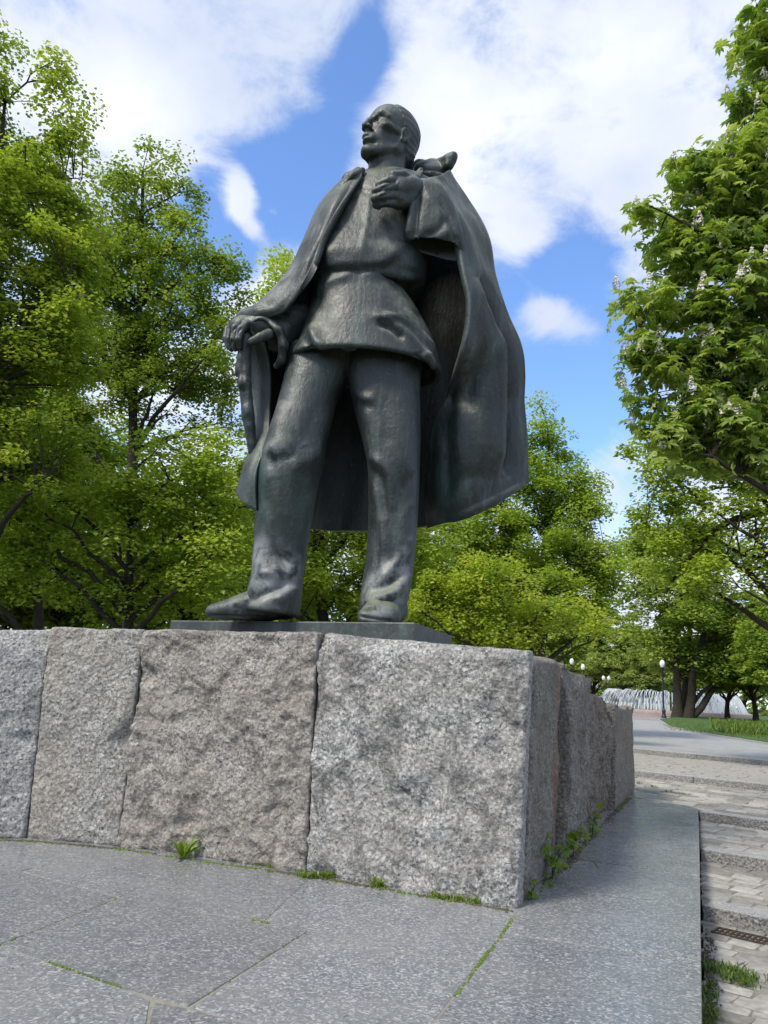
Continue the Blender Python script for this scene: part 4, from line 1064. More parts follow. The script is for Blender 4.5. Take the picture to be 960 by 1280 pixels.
def pedestal():
    root = empty('pedestal', at_z(400, 1050, 0)); tag(root, 'rough hewn grey and pinkish granite block pedestal under the bronze statue', 'pedestal')
    bot = [(-170, 1049), (31, 1048), (146, 1058), (381, 1090), (645, 1137)]; top = [(-150, 800), (61, 790), (178, 793), (396, 797), (661, 823)]
    Bp = [at_z(*p, 0) for p in bot]; Tp = [at_y(*t, b[1] + .01) + np.array([0, 0, .05]) for t, b in zip(top, Bp)]
    inw = [(.05, 1, 0), (.16, .98, 0), (.30, .95, 0), (.39, .92, 0)]
    gap = .003
    for i in range(4):
        n = np.array(inw[i], float); n /= np.linalg.norm(n); dirn = Bp[i + 1] - Bp[i]; dirn /= np.linalg.norm(dirn)
        a0, a1, b0, b1 = Bp[i] + dirn * gap, Bp[i + 1] - dirn * (gap if i < 3 else 0), Tp[i] + dirn * gap, Tp[i + 1] - dirn * (gap if i < 3 else 0)
        stone_block(root, a0, a1, b0, b1, n, .6 if i < 3 else .26, M_G[i], h=.0235, rough=[.55, .5, 1.05, .75][i], chips=[.6, .5, 1.35, .9][i], seed=i + 1, end_edge=i == 3)
    c = Bp[4]; out = np.array([.92, -.39, 0]); out /= np.linalg.norm(out)
    xs = [(654, 669), (690, 697), (706, 713), (735, 738), (767, 769), (790, 789)]; tops = [822, 826, 833, 850, 882, 886]
    wb = [at_z(x, 1135 - (x - 645) * 1.0, 0) for x, _ in xs]; wt = [at_y(t, ty, b[1] + .02) for (_, t), ty, b in zip(xs, tops, wb)]
    for i in range(5):
        dirn = wb[i + 1] - wb[i]; dirn /= np.linalg.norm(dirn)
        gp = .03 if i else .012
        a0, a1 = wb[i] + dirn * gp, wb[i + 1] - dirn * .03; b0, b1 = wt[i] + dirn * gp, wt[i + 1] - dirn * .03
        sh = -out * [.0, .09, -.02, .10, -.03][i]
        stone_block(root, a0 + sh, a1 + sh, b0 + sh, b1 + sh, -out, .7, M_G[[4, 5, 4, 6, 7][i]], h=.027, rough=[.7, .6, 1.0, 1.9, .6][i], chips=[.6, .5, .9, 1.5, .5][i], seed=i + 11, top_noise=.09)
    # solid heart of the pedestal, behind the blocks
    heart = [Bp[0] + [.1, .5, 0], Bp[1] + [.1, .5, 0], Bp[2] + [.15, .48, 0], Bp[3] + [.2, .45, 0], Bp[4] + [-.35, .60, 0], wb[3] - out * .45, wb[3] - out * .45 + [-2.4, 1.6, 0], Bp[0] + [-.2, 5.5, 0]]
    prism('core', heart, -.05, PLATE_BOTTOM + .01, M_G[0], root)



ground(); podium(); stairs(); drain(); LAWN = far_ground(); pedestal()
# ---------------------------------------------------------------- trees
M_BARK = simple_mat('bark', [(0.3, (0.022, 0.018, 0.014)), (0.6, (0.045, 0.036, 0.027)), (0.85, (0.075, 0.066, 0.05))], 5, 7, 0.95, 0.9, 14, 0.04)
M_LIME = mat_leaf('lime_leaf', (0.147, 0.224, 0.033), (0.276, 0.352, 0.045), (0.430, 0.462, 0.073))
M_MAPLE = mat_leaf('maple_leaf', (0.174, 0.270, 0.026), (0.328, 0.419, 0.045), (0.465, 0.519, 0.079))
M_DARK = mat_leaf('dark_leaf', (0.129, 0.209, 0.031), (0.258, 0.345, 0.043), (0.421, 0.469, 0.073), .5)
M_CHEST = mat_leaf('chestnut_leaf', (0.150, 0.243, 0.047), (0.266, 0.363, 0.068), (0.410, 0.473, 0.116), .45)
M_PALE = mat_leaf('pale_leaf', (0.190, 0.263, 0.065), (0.292, 0.361, 0.090), (0.393, 0.454, 0.142))
M_FLOWER = simple_mat('blossom', [(0.3, (0.60, 0.56, 0.46)), (0.7, (0.76, 0.72, 0.62))], 30, 3, 0.8, 0.2, 40, 0.01)


def tubes(paths, sides=6):
    VV, FF = [], []; base = 0
    for P, R in paths:
        P = np.asarray(P, float); R = np.asarray(R, float); n = len(P); T = np.gradient(P, axis=0); T /= np.maximum(np.linalg.norm(T, axis=1), 1e-9)[:, None]
        ref = np.where(np.abs(T[:, 2:3]) > .9, [[1.0, 0, 0]], [[0, 0, 1.0]]); A = np.cross(T, ref); A /= np.maximum(np.linalg.norm(A, axis=1), 1e-9)[:, None]; B = np.cross(T, A)
        th = np.linspace(0, 2 * math.pi, sides, endpoint=False)
        V = P[:, None] + R[:, None, None] * (np.cos(th)[None, :, None] * A[:, None] + np.sin(th)[None, :, None] * B[:, None])
        i = base + np.arange(n * sides).reshape(n, sides); j = np.roll(i, -1, 1)
        FF.append(np.stack([i[:-1], j[:-1], j[1:], i[1:]], -1).reshape(-1, 4)); VV.append(V.reshape(-1, 3)); base += n * sides
    return np.concatenate(VV), np.concatenate(FF)


def leaves(C, Nrm, size, rng, tone, palmate=False):
    """many small folded leaf blades: centres C, facing Nrm"""
    n = len(C); az = rng.random(n) * 2 * math.pi
    ref = np.stack([np.cos(az), np.sin(az), np.zeros(n)], 1); D = ref - Nrm * (ref * Nrm).sum(1)[:, None]; D /= np.maximum(np.linalg.norm(D, axis=1), 1e-6)[:, None]; S_ = np.cross(Nrm, D)
    L = size * rng.uniform(.7, 1.25, n)[:, None]
    if not palmate:
        v = np.stack([C - D * L * .45, C + S_ * L * .36 + Nrm * L * .07, C + D * L * .55 - Nrm * L * .12, C - S_ * L * .36 + Nrm * L * .07], 1)
        return v.reshape(-1, 3), np.arange(4 * n).reshape(n, 4), np.repeat(tone, 4)
    V, F, T = [], [], []; b = 0
    for k, a in enumerate((-1.9, -1.0, -.33, .33, 1.0, 1.9)):
        d = math.cos(a) * D + math.sin(a) * S_; s = np.cross(Nrm, d); l = L * (1.0 if abs(a) < .5 else .86 if abs(a) < 1.5 else .6)
        dr = Nrm * l
        v = np.stack([C, C + d * l * .62 + s * l * .21 - dr * .10, C + d * l - dr * .38, C + d * l * .62 - s * l * .21 - dr * .10], 1)
        V.append(v.reshape(-1, 3)); F.append(b + np.arange(4 * n).reshape(n, 4)); T.append(np.repeat(tone, 4)); b += 4 * n
    return np.concatenate(V), np.concatenate(F), np.concatenate(T)


def make_tree(name, base, lobes, leaf_mat, seed, trunk_r=.25, clump_r=.6, per_clump=90, density=.55, leaf=.13, trunk_top=None, n_limbs=14, palmate=False, droop=.25, extra=(), flat=.42, flowers=0, multi=1, trunk_path=None):
    """lobes: (centre xyz, radii xyz) of the parts of the crown"""
    rng = np.random.default_rng(seed); base = np.asarray(base, float)
    cl = []
    for c, r in lobes:
        c = np.asarray(c, float); r = np.asarray(r, float); n = max(3, int(density * 4.19 * r.prod()))
        u = rng.normal(size=(n, 3)); u /= np.linalg.norm(u, axis=1)[:, None]; rad = rng.random(n) ** .42 * rng.uniform(.82, 1.22, n)
        q = c + u * rad[:, None] * r; cl.append(q + np.stack([fbm(q * .55 + 3 * k + seed, 3) for k in range(3)], 1) * r * .75)
    cl = np.concatenate(cl); top = cl[:, 2].max(); cen = cl.mean(0)
    tt = np.asarray(trunk_top, float) if trunk_top is not None else np.array([cen[0] * .6 + base[0] * .4, cen[1] * .6 + base[1] * .4, base[2] + (top - base[2]) * .86])
    paths = []; trunkpts = []
    for m in range(multi):
        off = np.zeros(3) if multi == 1 else np.array([math.cos(m * 2.2 + seed), math.sin(m * 2.2 + seed), 0]) * trunk_r * 1.1
        e = tt + off * (3.2 if multi > 1 else 0); k = np.linspace(0, 1, 12)[:, None]
        P = (base + off) * (1 - k) + e * k
        if trunk_path is not None: P = smooth_line([base] + list(trunk_path), 14); k = np.linspace(0, 1, 14)[:, None]
        wob = fbm(np.concatenate([k * 3 + seed, k * 0 + m, k * 0], 1), 2)[:, None] * np.array([[1, .6, 0]]) * trunk_r * 2.0; P = P + wob * np.clip(k * 3, 0, 1)
        R = trunk_r * (1 - .80 * k[:, 0]) * (1 + .55 * np.exp(-k[:, 0] * 22)); P[0, 2] -= .3
        paths.append((P, R)); trunkpts.append((P, R))
    # main limbs
    T = np.concatenate([p for p, _ in trunkpts]); TR = np.concatenate([r for _, r in trunkpts])
    idx = [int(np.argmax(np.linalg.norm(cl - cen, axis=1)))]; dist = np.linalg.norm(cl - cl[idx[0]], axis=1)
    for _ in range(min(n_limbs, len(cl)) - 1):
        j = int(np.argmax(dist)); idx.append(j); dist = np.minimum(dist, np.linalg.norm(cl - cl[j], axis=1))
    nodes = [T[3:]]; nr = [TR[3:] * .5]
    for j in idx:
        e = cl[j]; h = np.hypot(*(e - T)[:, :2].T); cost = np.abs((e[2] - T[:, 2]) - .75 * h) + .15 * h
        cost[:2] += 99; a = int(np.argmin(cost)); s0 = T[a]; r0 = min(TR[a] * .55, .09 * np.linalg.norm(e - s0) ** .5 * trunk_r / .25); q = np.linspace(0, 1, 9)[:, None]
        mid = s0 * .45 + e * .55 + np.array([0, 0, .16]) * np.linalg.norm(e - s0)
        P = s0 * (1 - q) ** 2 + 2 * mid * q * (1 - q) + e * q ** 2
        P += rng.normal(size=P.shape) * .035 * np.linalg.norm(e - s0) * (q * (1 - q) * 2); R = r0 * (1 - q[:, 0]) + .012
        paths.append((P, R)); nodes.append(P[2:]); nr.append(R[2:])
    nodes = np.concatenate(nodes); nr = np.concatenate(nr)
    for c in cl:
        v = nodes - c; d = np.linalg.norm(v, axis=1) + np.clip(v[:, 2], 0, 9) * .8; a = int(np.argmin(d)); s0 = nodes[a]
        if d[a] < .12: continue
        q = np.linspace(0, 1, 4)[:, None]; mid = (s0 + c) / 2 + [0, 0, .12 * d[a]]; P = s0 * (1 - q) ** 2 + 2 * mid * q * (1 - q) + c * q ** 2
        paths.append((P, np.minimum(nr[a] * .6, .035) * (1 - .75 * q[:, 0]) + .004))
    for P, R in extra: paths.append((P, R))
    big = [p for p in paths if p[1][0] > .05]; small = [p for p in paths if p[1][0] <= .05]
    tV, tF = tubes(big, 9)
    if small: sV, sF = tubes(small, 4); tF = np.concatenate([tF, sF + len(tV)]); tV = np.concatenate([tV, sV])
    # leaves in layered sprays
    n = len(cl); cnt = np.maximum(8, (per_clump * rng.uniform(.6, 1.4, n)).astype(int)); own = np.repeat(np.arange(n), cnt); m = len(own)
    g = rng.normal(size=(m, 3)); g /= np.maximum(np.linalg.norm(g, axis=1), 1e-6)[:, None]; g *= (rng.random(m) ** .45)[:, None]
    cr = clump_r * rng.uniform(.65, 1.3, n); L = cl[own] + g * (cr[own][:, None] * [1, 1, flat]); hd = np.hypot(g[:, 0], g[:, 1]); L[:, 2] -= droop * hd ** 2 * cr[own]
    outw = np.stack([g[:, 0], g[:, 1], np.zeros(m)], 1)
    N = np.array([0, 0, 1.0]) + outw * .55 + rng.normal(size=(m, 3)) * .38; N /= np.linalg.norm(N, axis=1)[:, None]
    tone = np.clip(.5 + rng.normal(size=n)[own] * .14 + rng.normal(size=m) * .20, 0, 1)
    lV, lF, lT = leaves(L, N, leaf, rng, tone, palmate)
    root = empty(name, base)
    mesh_np('trunk', tV - base, tF, M_BARK, root); cr_ = mesh_np('crown', lV - base, lF, leaf_mat, root, smooth=False, attr=lT)
    if flowers:
        pick = rng.choice(n, min(flowers, n), replace=False); PC, PN = [], []
        for c in cl[pick]:
            o = c - cen; o[2] *= .3; o /= np.linalg.norm(o) + 1e-6; p0 = c + o * clump_r * rng.uniform(.3, .75) + [0, 0, clump_r * rng.uniform(.1, .4)]
            hgt = rng.uniform(.18, .27); q = rng.random(60) ** 1.2; a = rng.random(60) * 6.28; rr = .072 * (1 - q * .85)
            PC.append(p0 + np.stack([rr * np.cos(a), rr * np.sin(a), q * hgt], 1)); PN.append(np.stack([np.cos(a), np.sin(a), .3 + 0 * a], 1) + rng.normal(size=(60, 3)) * .4)
        PC = np.concatenate(PC); PN = np.concatenate(PN); PN /= np.linalg.norm(PN, axis=1)[:, None]
        fV, fF, _ = leaves(PC, PN, .046, rng, np.zeros(len(PC))); ob = mesh_np('blossom', fV - base, fF, M_FLOWER, root, smooth=False)
    return root


def lobes_px(Y, spec, ratio=.9):
    out = []
    for px, py, rx, ry in spec:
        c = at_y(px, py, Y); k = np.linalg.norm(c - CAM) / math.hypot(F_PX, math.hypot(px - 480, py - 640)); dy = max(rx, ry) * k * ratio
        out.append((c + [0, random.uniform(-.3, .3) * dy, 0], (rx * k, dy, ry * k)))
    return out


THICK = (4.6, 1.3, .97)                                       # clumps, leaves in a clump, leaf size


def px_tree(name, Y, base_px, spec, mat, seed, label, top_px=None, z0=.1, group=None, ratio=.9, cat='tree', **k):
    random.seed(seed); b = at_y(base_px, 800, Y); b[2] = z0
    tt = at_y(*top_px, Y) if top_px else None
    k['clump_r'] *= 1.12; k['flat'] = max(k.get('flat', .42), .62)
    k['density'] *= THICK[0]; k['per_clump'] = int(k['per_clump'] * THICK[1]); k['leaf'] *= THICK[2]
    r = make_tree(name, b, lobes_px(Y, spec, ratio), mat, seed, trunk_top=tt, **k); tag(r, label, cat, group or 'trees of the park'); return r


def copy_tree(src, loc, rz, sc, label, group='trees of the park'):
    c = src.copy(); COL.objects.link(c); c.location = loc; c.rotation_euler = (0, 0, rz); c.scale = (sc, sc, sc * random.uniform(.92, 1.1)); c['label'] = label; c['group'] = group
    for ch in src.children:
        d = ch.copy(); COL.objects.link(d); d.parent = c
    return c


def plant_trees():
    px_tree('lime_tree', 15, -12, [(30, 330, 80, 110), (-70, 260, 100, 150), (45, 200, 45, 70), (78, 130, 26, 45), (70, 80, 14, 16), (88, 165, 22, 30), (20, 450, 100, 80), (2, 60, 22, 40), (8, 120, 26, 40), (-60, 100, 60, 90), (10, 560, 90, 70), (-60, 480, 90, 100), (84, 250, 26, 30), (70, 400, 40, 60), (92, 330, 26, 40), (95, 440, 40, 60)],
            M_DARK, 11, 'tall dark green lime tree at the far left with loose branches against the cloud', (8, 130), trunk_r=.17, clump_r=.42, density=1.5, per_clump=95, leaf=.105, n_limbs=22, droop=.4, flat=.5)
    px_tree('maple_tree', 21, 167, [(188, 235, 42, 50), (160, 285, 55, 50), (225, 275, 45, 50), (255, 330, 42, 50), (130, 350, 50, 60), (195, 350, 70, 60), (245, 400, 55, 55), (150, 430, 70, 60), (200, 470, 80, 50), (275, 440, 32, 45), (110, 500, 50, 50), (265, 510, 45, 40), (100, 410, 40, 50), (225, 345, 50, 60), (160, 250, 30, 40), (270, 380, 34, 40), (180, 400, 60, 60), (290, 480, 30, 40), (215, 215, 26, 30), (165, 500, 60, 40), (278, 345, 22, 26), (115, 320, 30, 40), (150, 205, 22, 24), (292, 335, 16, 22), (284, 410, 24, 30), (250, 250, 24, 30), (105, 455, 50, 50), (250, 460, 50, 40)],
            M_LIME, 12, 'airy yellow-green tree left of the statue with its dark branches showing', (182, 215), trunk_r=.21, clump_r=.50, density=.60, per_clump=85, leaf=.12, n_limbs=30, droop=.2)
    px_tree('maple_tree', 16.5, 172, [(235, 600, 70, 48), (160, 640, 70, 50), (285, 660, 40, 55), (95, 610, 60, 45), (215, 690, 85, 50), (70, 690, 70, 50), (265, 560, 40, 28), (20, 640, 60, 50), (150, 740, 80, 32), (250, 745, 60, 28)],
            M_MAPLE, 13, 'low bright green tree spreading just left of the statue\'s cloak', (170, 600), trunk_r=.15, clump_r=.50, density=1.25, per_clump=105, leaf=.115, n_limbs=20, droop=.35, flat=.33)
    px_tree('lime_tree', 26, 60, [(40, 560, 90, 60), (-50, 600, 80, 80), (20, 690, 80, 50), (-80, 720, 80, 50), (90, 560, 70, 50), (120, 640, 60, 50), (40, 480, 70, 50)],
            M_DARK, 14, 'shady dark tree low behind the others at the left edge', None, trunk_r=.22, clump_r=.8, density=.40, per_clump=120, leaf=.17, n_limbs=14)
    px_tree('maple_tree', 25, 428, [(356, 325, 16, 28), (352, 380, 30, 45), (380, 450, 60, 60), (420, 540, 80, 70), (440, 640, 90, 60), (400, 720, 90, 50), (500, 690, 70, 50), (345, 520, 40, 60), (330, 640, 50, 60), (470, 760, 80, 35)],
            M_MAPLE, 15, 'green tree directly behind the statue, seen between its legs', (380, 400), trunk_r=.22, clump_r=.62, density=.55, per_clump=110, leaf=.14, n_limbs=16)
    px_tree('maple_tree', 31, 668, [(690, 515, 22, 24), (672, 550, 36, 36), (708, 580, 34, 40), (735, 610, 22, 30), (668, 610, 55, 45), (730, 650, 38, 48), (690, 690, 70, 45), (610, 680, 55, 45), (748, 700, 26, 50), (640, 740, 75, 40), (560, 705, 60, 45), (725, 760, 45, 40), (575, 655, 35, 30), (630, 630, 40, 35)],
            M_MAPLE, 16, 'tall bright green tree right of the cloak with a pointed top', (684, 540), trunk_r=.26, clump_r=.62, density=.55, per_clump=120, leaf=.155, n_limbs=18, flat=.36)
    px_tree('maple_tree', 24, 655, [(545, 770, 60, 36), (620, 775, 65, 36), (690, 772, 55, 30), (590, 735, 55, 32), (735, 775, 30, 26)],
            M_MAPLE, 17, 'low bushy bright tree crown just above the right end of the pedestal', None, trunk_r=.16, clump_r=.55, density=1.0, per_clump=120, leaf=.125, n_limbs=12, flat=.36)
    px_tree('chestnut_tree', 11.5, 1075, [(950, 45, 32, 42), (948, 110, 40, 32), (955, 190, 48, 50), (905, 225, 55, 32), (852, 215, 34, 22), (875, 265, 55, 26), (950, 290, 60, 60), (895, 320, 62, 34), (840, 330, 22, 18), (818, 278, 40, 8), (850, 385, 70, 20), (915, 385, 60, 40), (800, 440, 42, 16), (870, 445, 60, 24), (940, 460, 55, 50), (1030, 200, 70, 150), (1030, 420, 60, 100), (800, 385, 36, 9), (900, 440, 60, 40), (935, 500, 50, 40), (885, 480, 40, 26), (845, 300, 40, 26), (990, 60, 50, 60), (790, 450, 30, 12), (835, 470, 40, 24), (870, 515, 50, 26), (930, 530, 50, 40), (805, 490, 24, 14), (820, 520, 32, 18), (950, 570, 50, 34), (860, 550, 50, 22)],
            M_CHEST, 18, 'flowering horse chestnut leaning into the picture from the upper right', (1040, 60), trunk_r=.16, clump_r=.34, density=4.8, per_clump=15, leaf=.17, n_limbs=34, palmate=True, droop=.7, flat=.7, flowers=420)
    lm = [at_y(*p, 19) for p in ((1010, 625), (960, 638), (905, 655), (868, 690), (845, 720), (832, 742))]
    lm2 = [at_y(*p, 19) for p in ((905, 655), (880, 668), (862, 662), (845, 690))]; lm3 = [at_y(*p, 18.7) for p in ((918, 652), (925, 690), (938, 730))]; lm4 = [at_y(*p, 18.8) for p in ((922, 650), (912, 680), (902, 715))]
    px_tree('chestnut_tree', 19, 1060, [(905, 545, 60, 42), (850, 590, 55, 42), (935, 600, 50, 50), (870, 650, 60, 40), (940, 690, 50, 50), (830, 640, 35, 40), (880, 720, 60, 36), (830, 560, 28, 28), (1010, 560, 60, 90), (1010, 700, 60, 80), (825, 700, 30, 40), (900, 500, 50, 25), (850, 525, 40, 30), (940, 520, 50, 40), (815, 600, 24, 40), (880, 580, 50, 40)],
            M_MAPLE, 19, 'spreading tree at the right edge with one thick dark limb reaching in', (1040, 520), trunk_r=.30, clump_r=.50, density=.85, per_clump=95, leaf=.13, n_limbs=18,
            extra=[(smooth_line(lm, 12), np.linspace(.13, .03, 12)), (smooth_line(lm2, 8), np.linspace(.06, .02, 8)), (smooth_line(lm3, 8), np.linspace(.03, .012, 8)), (smooth_line(lm4, 8), np.linspace(.03, .012, 8))])
    b = at_z(849, 897, .3)
    px_tree('lime_tree', float(b[1]), 849, [(845, 760, 55, 42), (900, 770, 50, 42), (860, 820, 50, 22), (905, 825, 45, 20), (820, 800, 25, 28), (870, 700, 60, 50), (830, 680, 40, 50), (940, 800, 40, 35)],
            M_LIME, 20, 'multi-stemmed tree with thick dark trunks beside the nearest lamp post', (868, 740), trunk_r=.46, clump_r=1.5, density=.035, per_clump=150, leaf=.42, n_limbs=12, z0=.3, multi=3)
    proto = None; random.seed(77)
    rng = np.random.default_rng(5)
    gl = [((0, 0, 7.2), (3.0, 3.0, 2.4)), ((1.6, .6, 5.4), (2.4, 2.4, 1.8)), ((-1.7, -.5, 5.6), (2.4, 2.4, 1.9)), ((.3, -1.6, 4.4), (2.6, 2.2, 1.5)), ((-.4, 1.6, 4.6), (2.5, 2.3, 1.5)), ((.2, .1, 9.6), (1.9, 1.9, 1.6))]
    pa = make_tree('lime_tree', (0, 0, 0), gl, M_LIME, 31, trunk_r=.22, clump_r=.85, density=1.0, per_clump=130, leaf=.265, n_limbs=14)
    gl2 = [((0, 0, 6.4), (3.2, 3.2, 2.2)), ((1.9, .2, 5.0), (2.2, 2.6, 1.8)), ((-1.5, .9, 4.6), (2.6, 2.2, 1.6)), ((-.2, -1.9, 4.2), (2.4, 2.0, 1.4)), ((-.6, .4, 8.4), (2.0, 1.9, 1.6)), ((.9, -.6, 9.8), (1.1, 1.1, 1.0))]
    pb = make_tree('maple_tree', (0, 0, 0), gl2, M_PALE, 32, trunk_r=.24, clump_r=.85, density=1.0, per_clump=130, leaf=.265, n_limbs=14)
    pc = make_tree('lime_tree', (0, 0, 0), gl2, M_DARK, 33, trunk_r=.24, clump_r=.85, density=1.0, per_clump=130, leaf=.265, n_limbs=14)
    spots = [  # x px, distance, scale, kind, label
        (-40, 36, 1.15, pc, 'dark tree deep in the park beyond the left end of the pedestal'), (55, 40, 1.25, pa, 'green tree in the second row behind the low bright one at left'),
        (150, 44, 1.2, pc, 'shaded dark tree far behind the airy yellow-green one'), (245, 40, 1.2, pa, 'green tree far behind the hand holding the stick'), (320, 46, 1.15, pc, 'dark tree in the back row behind the statue\'s bent leg'),
        (500, 44, 1.1, pa, 'green tree in the back row behind the gap right of the legs'), (600, 48, 1.05, pc, 'dark tree in the back row under the cloak hem'), (690, 105, 1.5, pa, 'green tree behind the pointed one right of the cloak'),
        (780, 128, 1.6, pb, 'pale yellowish tree beyond the pedestal\'s broken end'), (808, 105, 1.0, pb, 'pale far tree left of the nearest lamp post'), (742, 132, 1.45, pb, 'small pale tree behind the twin lamps'),
        (908, 82, 1.15, pa, 'thin trunked tree on the lawn right of the multi-stemmed one'), (942, 78, 1.15, pa, 'second thin trunked tree on the lawn near the right edge'), (975, 70, 1.2, pc, 'dark tree at the right edge of the lawn'),
        (885, 130, 1.3, pc, 'dark tree far behind the fountain jets'), (840, 135, 1.2, pa, 'green tree far behind the fountain on its left'), (930, 140, 1.3, pb, 'pale tree in the farthest row at right'), (780, 140, 1.15, pa, 'green tree in the farthest row left of the fountain')]
    used = set()
    for px, Y, s, src, lab in spots:
        p = at_y(px, 860, Y); p[2] = .2; rz = random.uniform(0, 6.28)
        if src not in used:
            used.add(src); src.location = p; src.rotation_euler = (0, 0, rz); src.scale = (s, s, s); tag(src, lab, 'tree', 'trees of the park')
        else: copy_tree(src, p, rz, s, lab)



def thicket(name, label, band, mat, seed, leaf, n):
    """low mass of undergrowth far behind the trunks"""
    rng = np.random.default_rng(seed); C = []
    for (x0, y0, x1, y1, h) in band:
        m = int(n * math.hypot(x1 - x0, y1 - y0)); q = rng.random(m); top = h * (.62 + .9 * (fbm(np.stack([q * math.hypot(x1 - x0, y1 - y0) * .22, q * 0 + seed, q * 0], 1), 3) + .25)); z = rng.random(m) ** .8
        C.append(np.stack([x0 + (x1 - x0) * q + rng.normal(size=m) * .8, y0 + (y1 - y0) * q + rng.normal(size=m) * 1.4 * (1 - .6 * z), .1 + z * top], 1))
    C = np.concatenate(C); N = rng.normal(size=C.shape) * .6 + [0, -.35, .8]; N /= np.linalg.norm(N, axis=1)[:, None]; cl = vnoise(C * .9)
    V, F, T = leaves(C, N, leaf, rng, np.clip(.5 + cl * .7 + rng.normal(size=len(C)) * .18, 0, 1)); o = mesh_np(name, V, F, mat, None, smooth=False, attr=T); tag(o, label, None, None, 'stuff')


plant_trees()
thicket('undergrowth', 'dark undergrowth closing the view under the far trees', [(-75, 50, -25, 54, 9.0), (-25, 54, 7, 56, 8.0), (-34, 34, -8, 40, 3.0)], M_DARK, 3, .30, 700)
thicket('far_wood', 'far green wood beyond the fountain', [(10, 150, 60, 152, 7), (60, 152, 160, 150, 9)], M_LIME, 4, .8, 120)

# ---------------------------------------------------------------- fountain, lamps, weeds
def lathe(profile, n=16):
    pr = np.asarray(profile, float); th = np.linspace(0, 2 * math.pi, n, endpoint=False)
    V = np.stack([pr[:, None, 0] * np.cos(th), pr[:, None, 0] * np.sin(th), np.repeat(pr[:, 1:2], n, 1)], -1).reshape(-1, 3)
    i = np.arange(len(pr) * n).reshape(len(pr), n); j = np.roll(i, -1, 1); return V, np.stack([i[:-1], j[:-1], j[1:], i[1:]], -1).reshape(-1, 4)


M_POST = simple_mat('painted_iron', [(0.3, (0.010, 0.013, 0.020)), (0.7, (0.022, 0.027, 0.038))], 3, 4, 0.45, 0.2, 20, 0.004)
M_GLOBE = simple_mat('opal_glass', [(0.3, (0.78, 0.79, 0.78)), (0.7, (0.84, 0.85, 0.84))], 3, 2, 0.25, 0.0, 20, 0.001, spec=.6)
M_RIM = simple_mat('fountain_stone', [(0.3, (0.26, 0.19, 0.165)), (0.7, (0.36, 0.28, 0.25))], 2, 6, 0.6, 0.3, 8, 0.01)


def lamp(loc, label, heads=1, H=5.0):
    r = empty('street_lamp', loc); tag(r, label, 'street lamp', 'lamps along the park walk')
    V, F = lathe([(0, 0), (.24, 0), (.24, .12), (.17, .2), (.16, .55), (.20, .62), (.12, .72), (.085, 1.0), (.07, H * .55), (.06, H - .62), (.10, H - .58), (.055, H - .52), (.05, H - .45), (0, H - .45)], 12); mesh_np('post', V, F, M_POST, r)
    for k in range(heads):
        dx = 0 if heads == 1 else (-.42 if k == 0 else .42)
        if heads == 2:
            a = np.array([0, 0, H - .75]); P = smooth_line([a, a + [dx * .6, 0, -.05], a + [dx, 0, .1], a + [dx, 0, .28]], 10); tV, tF = tubes([(P, np.full(10, .03))], 6); mesh_np('arm', tV, tF, M_POST, r)
        V, F = lathe([(0, H - .46), (.10, H - .46), (.17, H - .34), (.245, H - .16), (.25, H - .02), (.19, H + .14), (.09, H + .26), (0, H + .28)], 14); V[:, 0] += dx; g = mesh_np('globe', V, F, M_GLOBE, r)
        V, F = lathe([(0, H + .27), (.05, H + .27), (.03, H + .33), (0, H + .40)], 8); V[:, 0] += dx; mesh_np('finial', V, F, M_POST, r)
        V, F = lathe([(0, H - .50), (.13, H - .50), (.15, H - .43), (.10, H - .40), (0, H - .40)], 12); V[:, 0] += dx; mesh_np('cup', V, F, M_POST, r)


def fountain():
    c = at_y(838, 878, 100); c[2] = .26; r = empty('fountain', c); tag(r, 'round fountain with a ring of white water jets beyond the lamp post', 'fountain')
    R = 9.6; V, F = lathe([(R, 0), (R, .45), (R - .1, .52), (R - .55, .52), (R - .6, .46), (R - .6, .1)], 72); mesh_np('basin_rim', V, F, M_RIM, r)
    m, nt = new_mat('water'); b = NB(nt); b.out((0.10, 0.15, 0.16), .08, b.bump(b.noise(b.pos(), 6, 4, .6), .4, .05), 0, .5)
    V, F = lathe([(0, .34), (R - .6, .34)], 48); mesh_np('water_surface', V, F, m, r)
    m2, nt = new_mat('white_water'); b = NB(nt); t = b.n('ShaderNodeBsdfTranslucent', {'Color': (.9, .93, .95, 1)}); d = b.n('ShaderNodeBsdfDiffuse', {'Color': (.86, .89, .92, 1)})
    mx = b.n('ShaderNodeMixShader', {0: .5, 1: d.outputs[0], 2: t.outputs[0]}); b.n('ShaderNodeOutputMaterial', {'Surface': mx.outputs[0]})
    rng = np.random.default_rng(2); pth = []
    for k in range(110):
        a = k / 110 * 2 * math.pi; hgt = rng.uniform(2.2, 2.5); q = np.linspace(0, 1, 14); r0, r1 = R * .60, R - .75
        for w in range(3):
            rr = r0 + (r1 - r0) * q + rng.normal() * .05; z = .34 + hgt * 4 * q * (1 - q * .98); aa = a + rng.normal() * .012
            pth.append((np.stack([rr * math.cos(aa), rr * math.sin(aa), z], 1) + rng.normal(size=(14, 3)) * .015, .014 + .026 * q * rng.uniform(.4, 1.3, 14)))
    V, F = tubes(pth, 5); o = mesh_np('water_jets', V, F, m2, r); o['kind'] = 'stuff'
    # little upright jets seen through the curtain
    pth = []
    for k in range(40):
        a = rng.random() * 6.28; rr = rng.uniform(1, R * .8); z = np.linspace(.34, rng.uniform(1.6, 2.4), 6); pth.append((np.stack([rr * math.cos(a) + 0 * z, rr * math.sin(a) + 0 * z, z], 1), np.array([.05, .07, .09, .11, .09, .03])))
    V, F = tubes(pth, 5); o = mesh_np('spray', V, F, m2, r); o['kind'] = 'stuff'


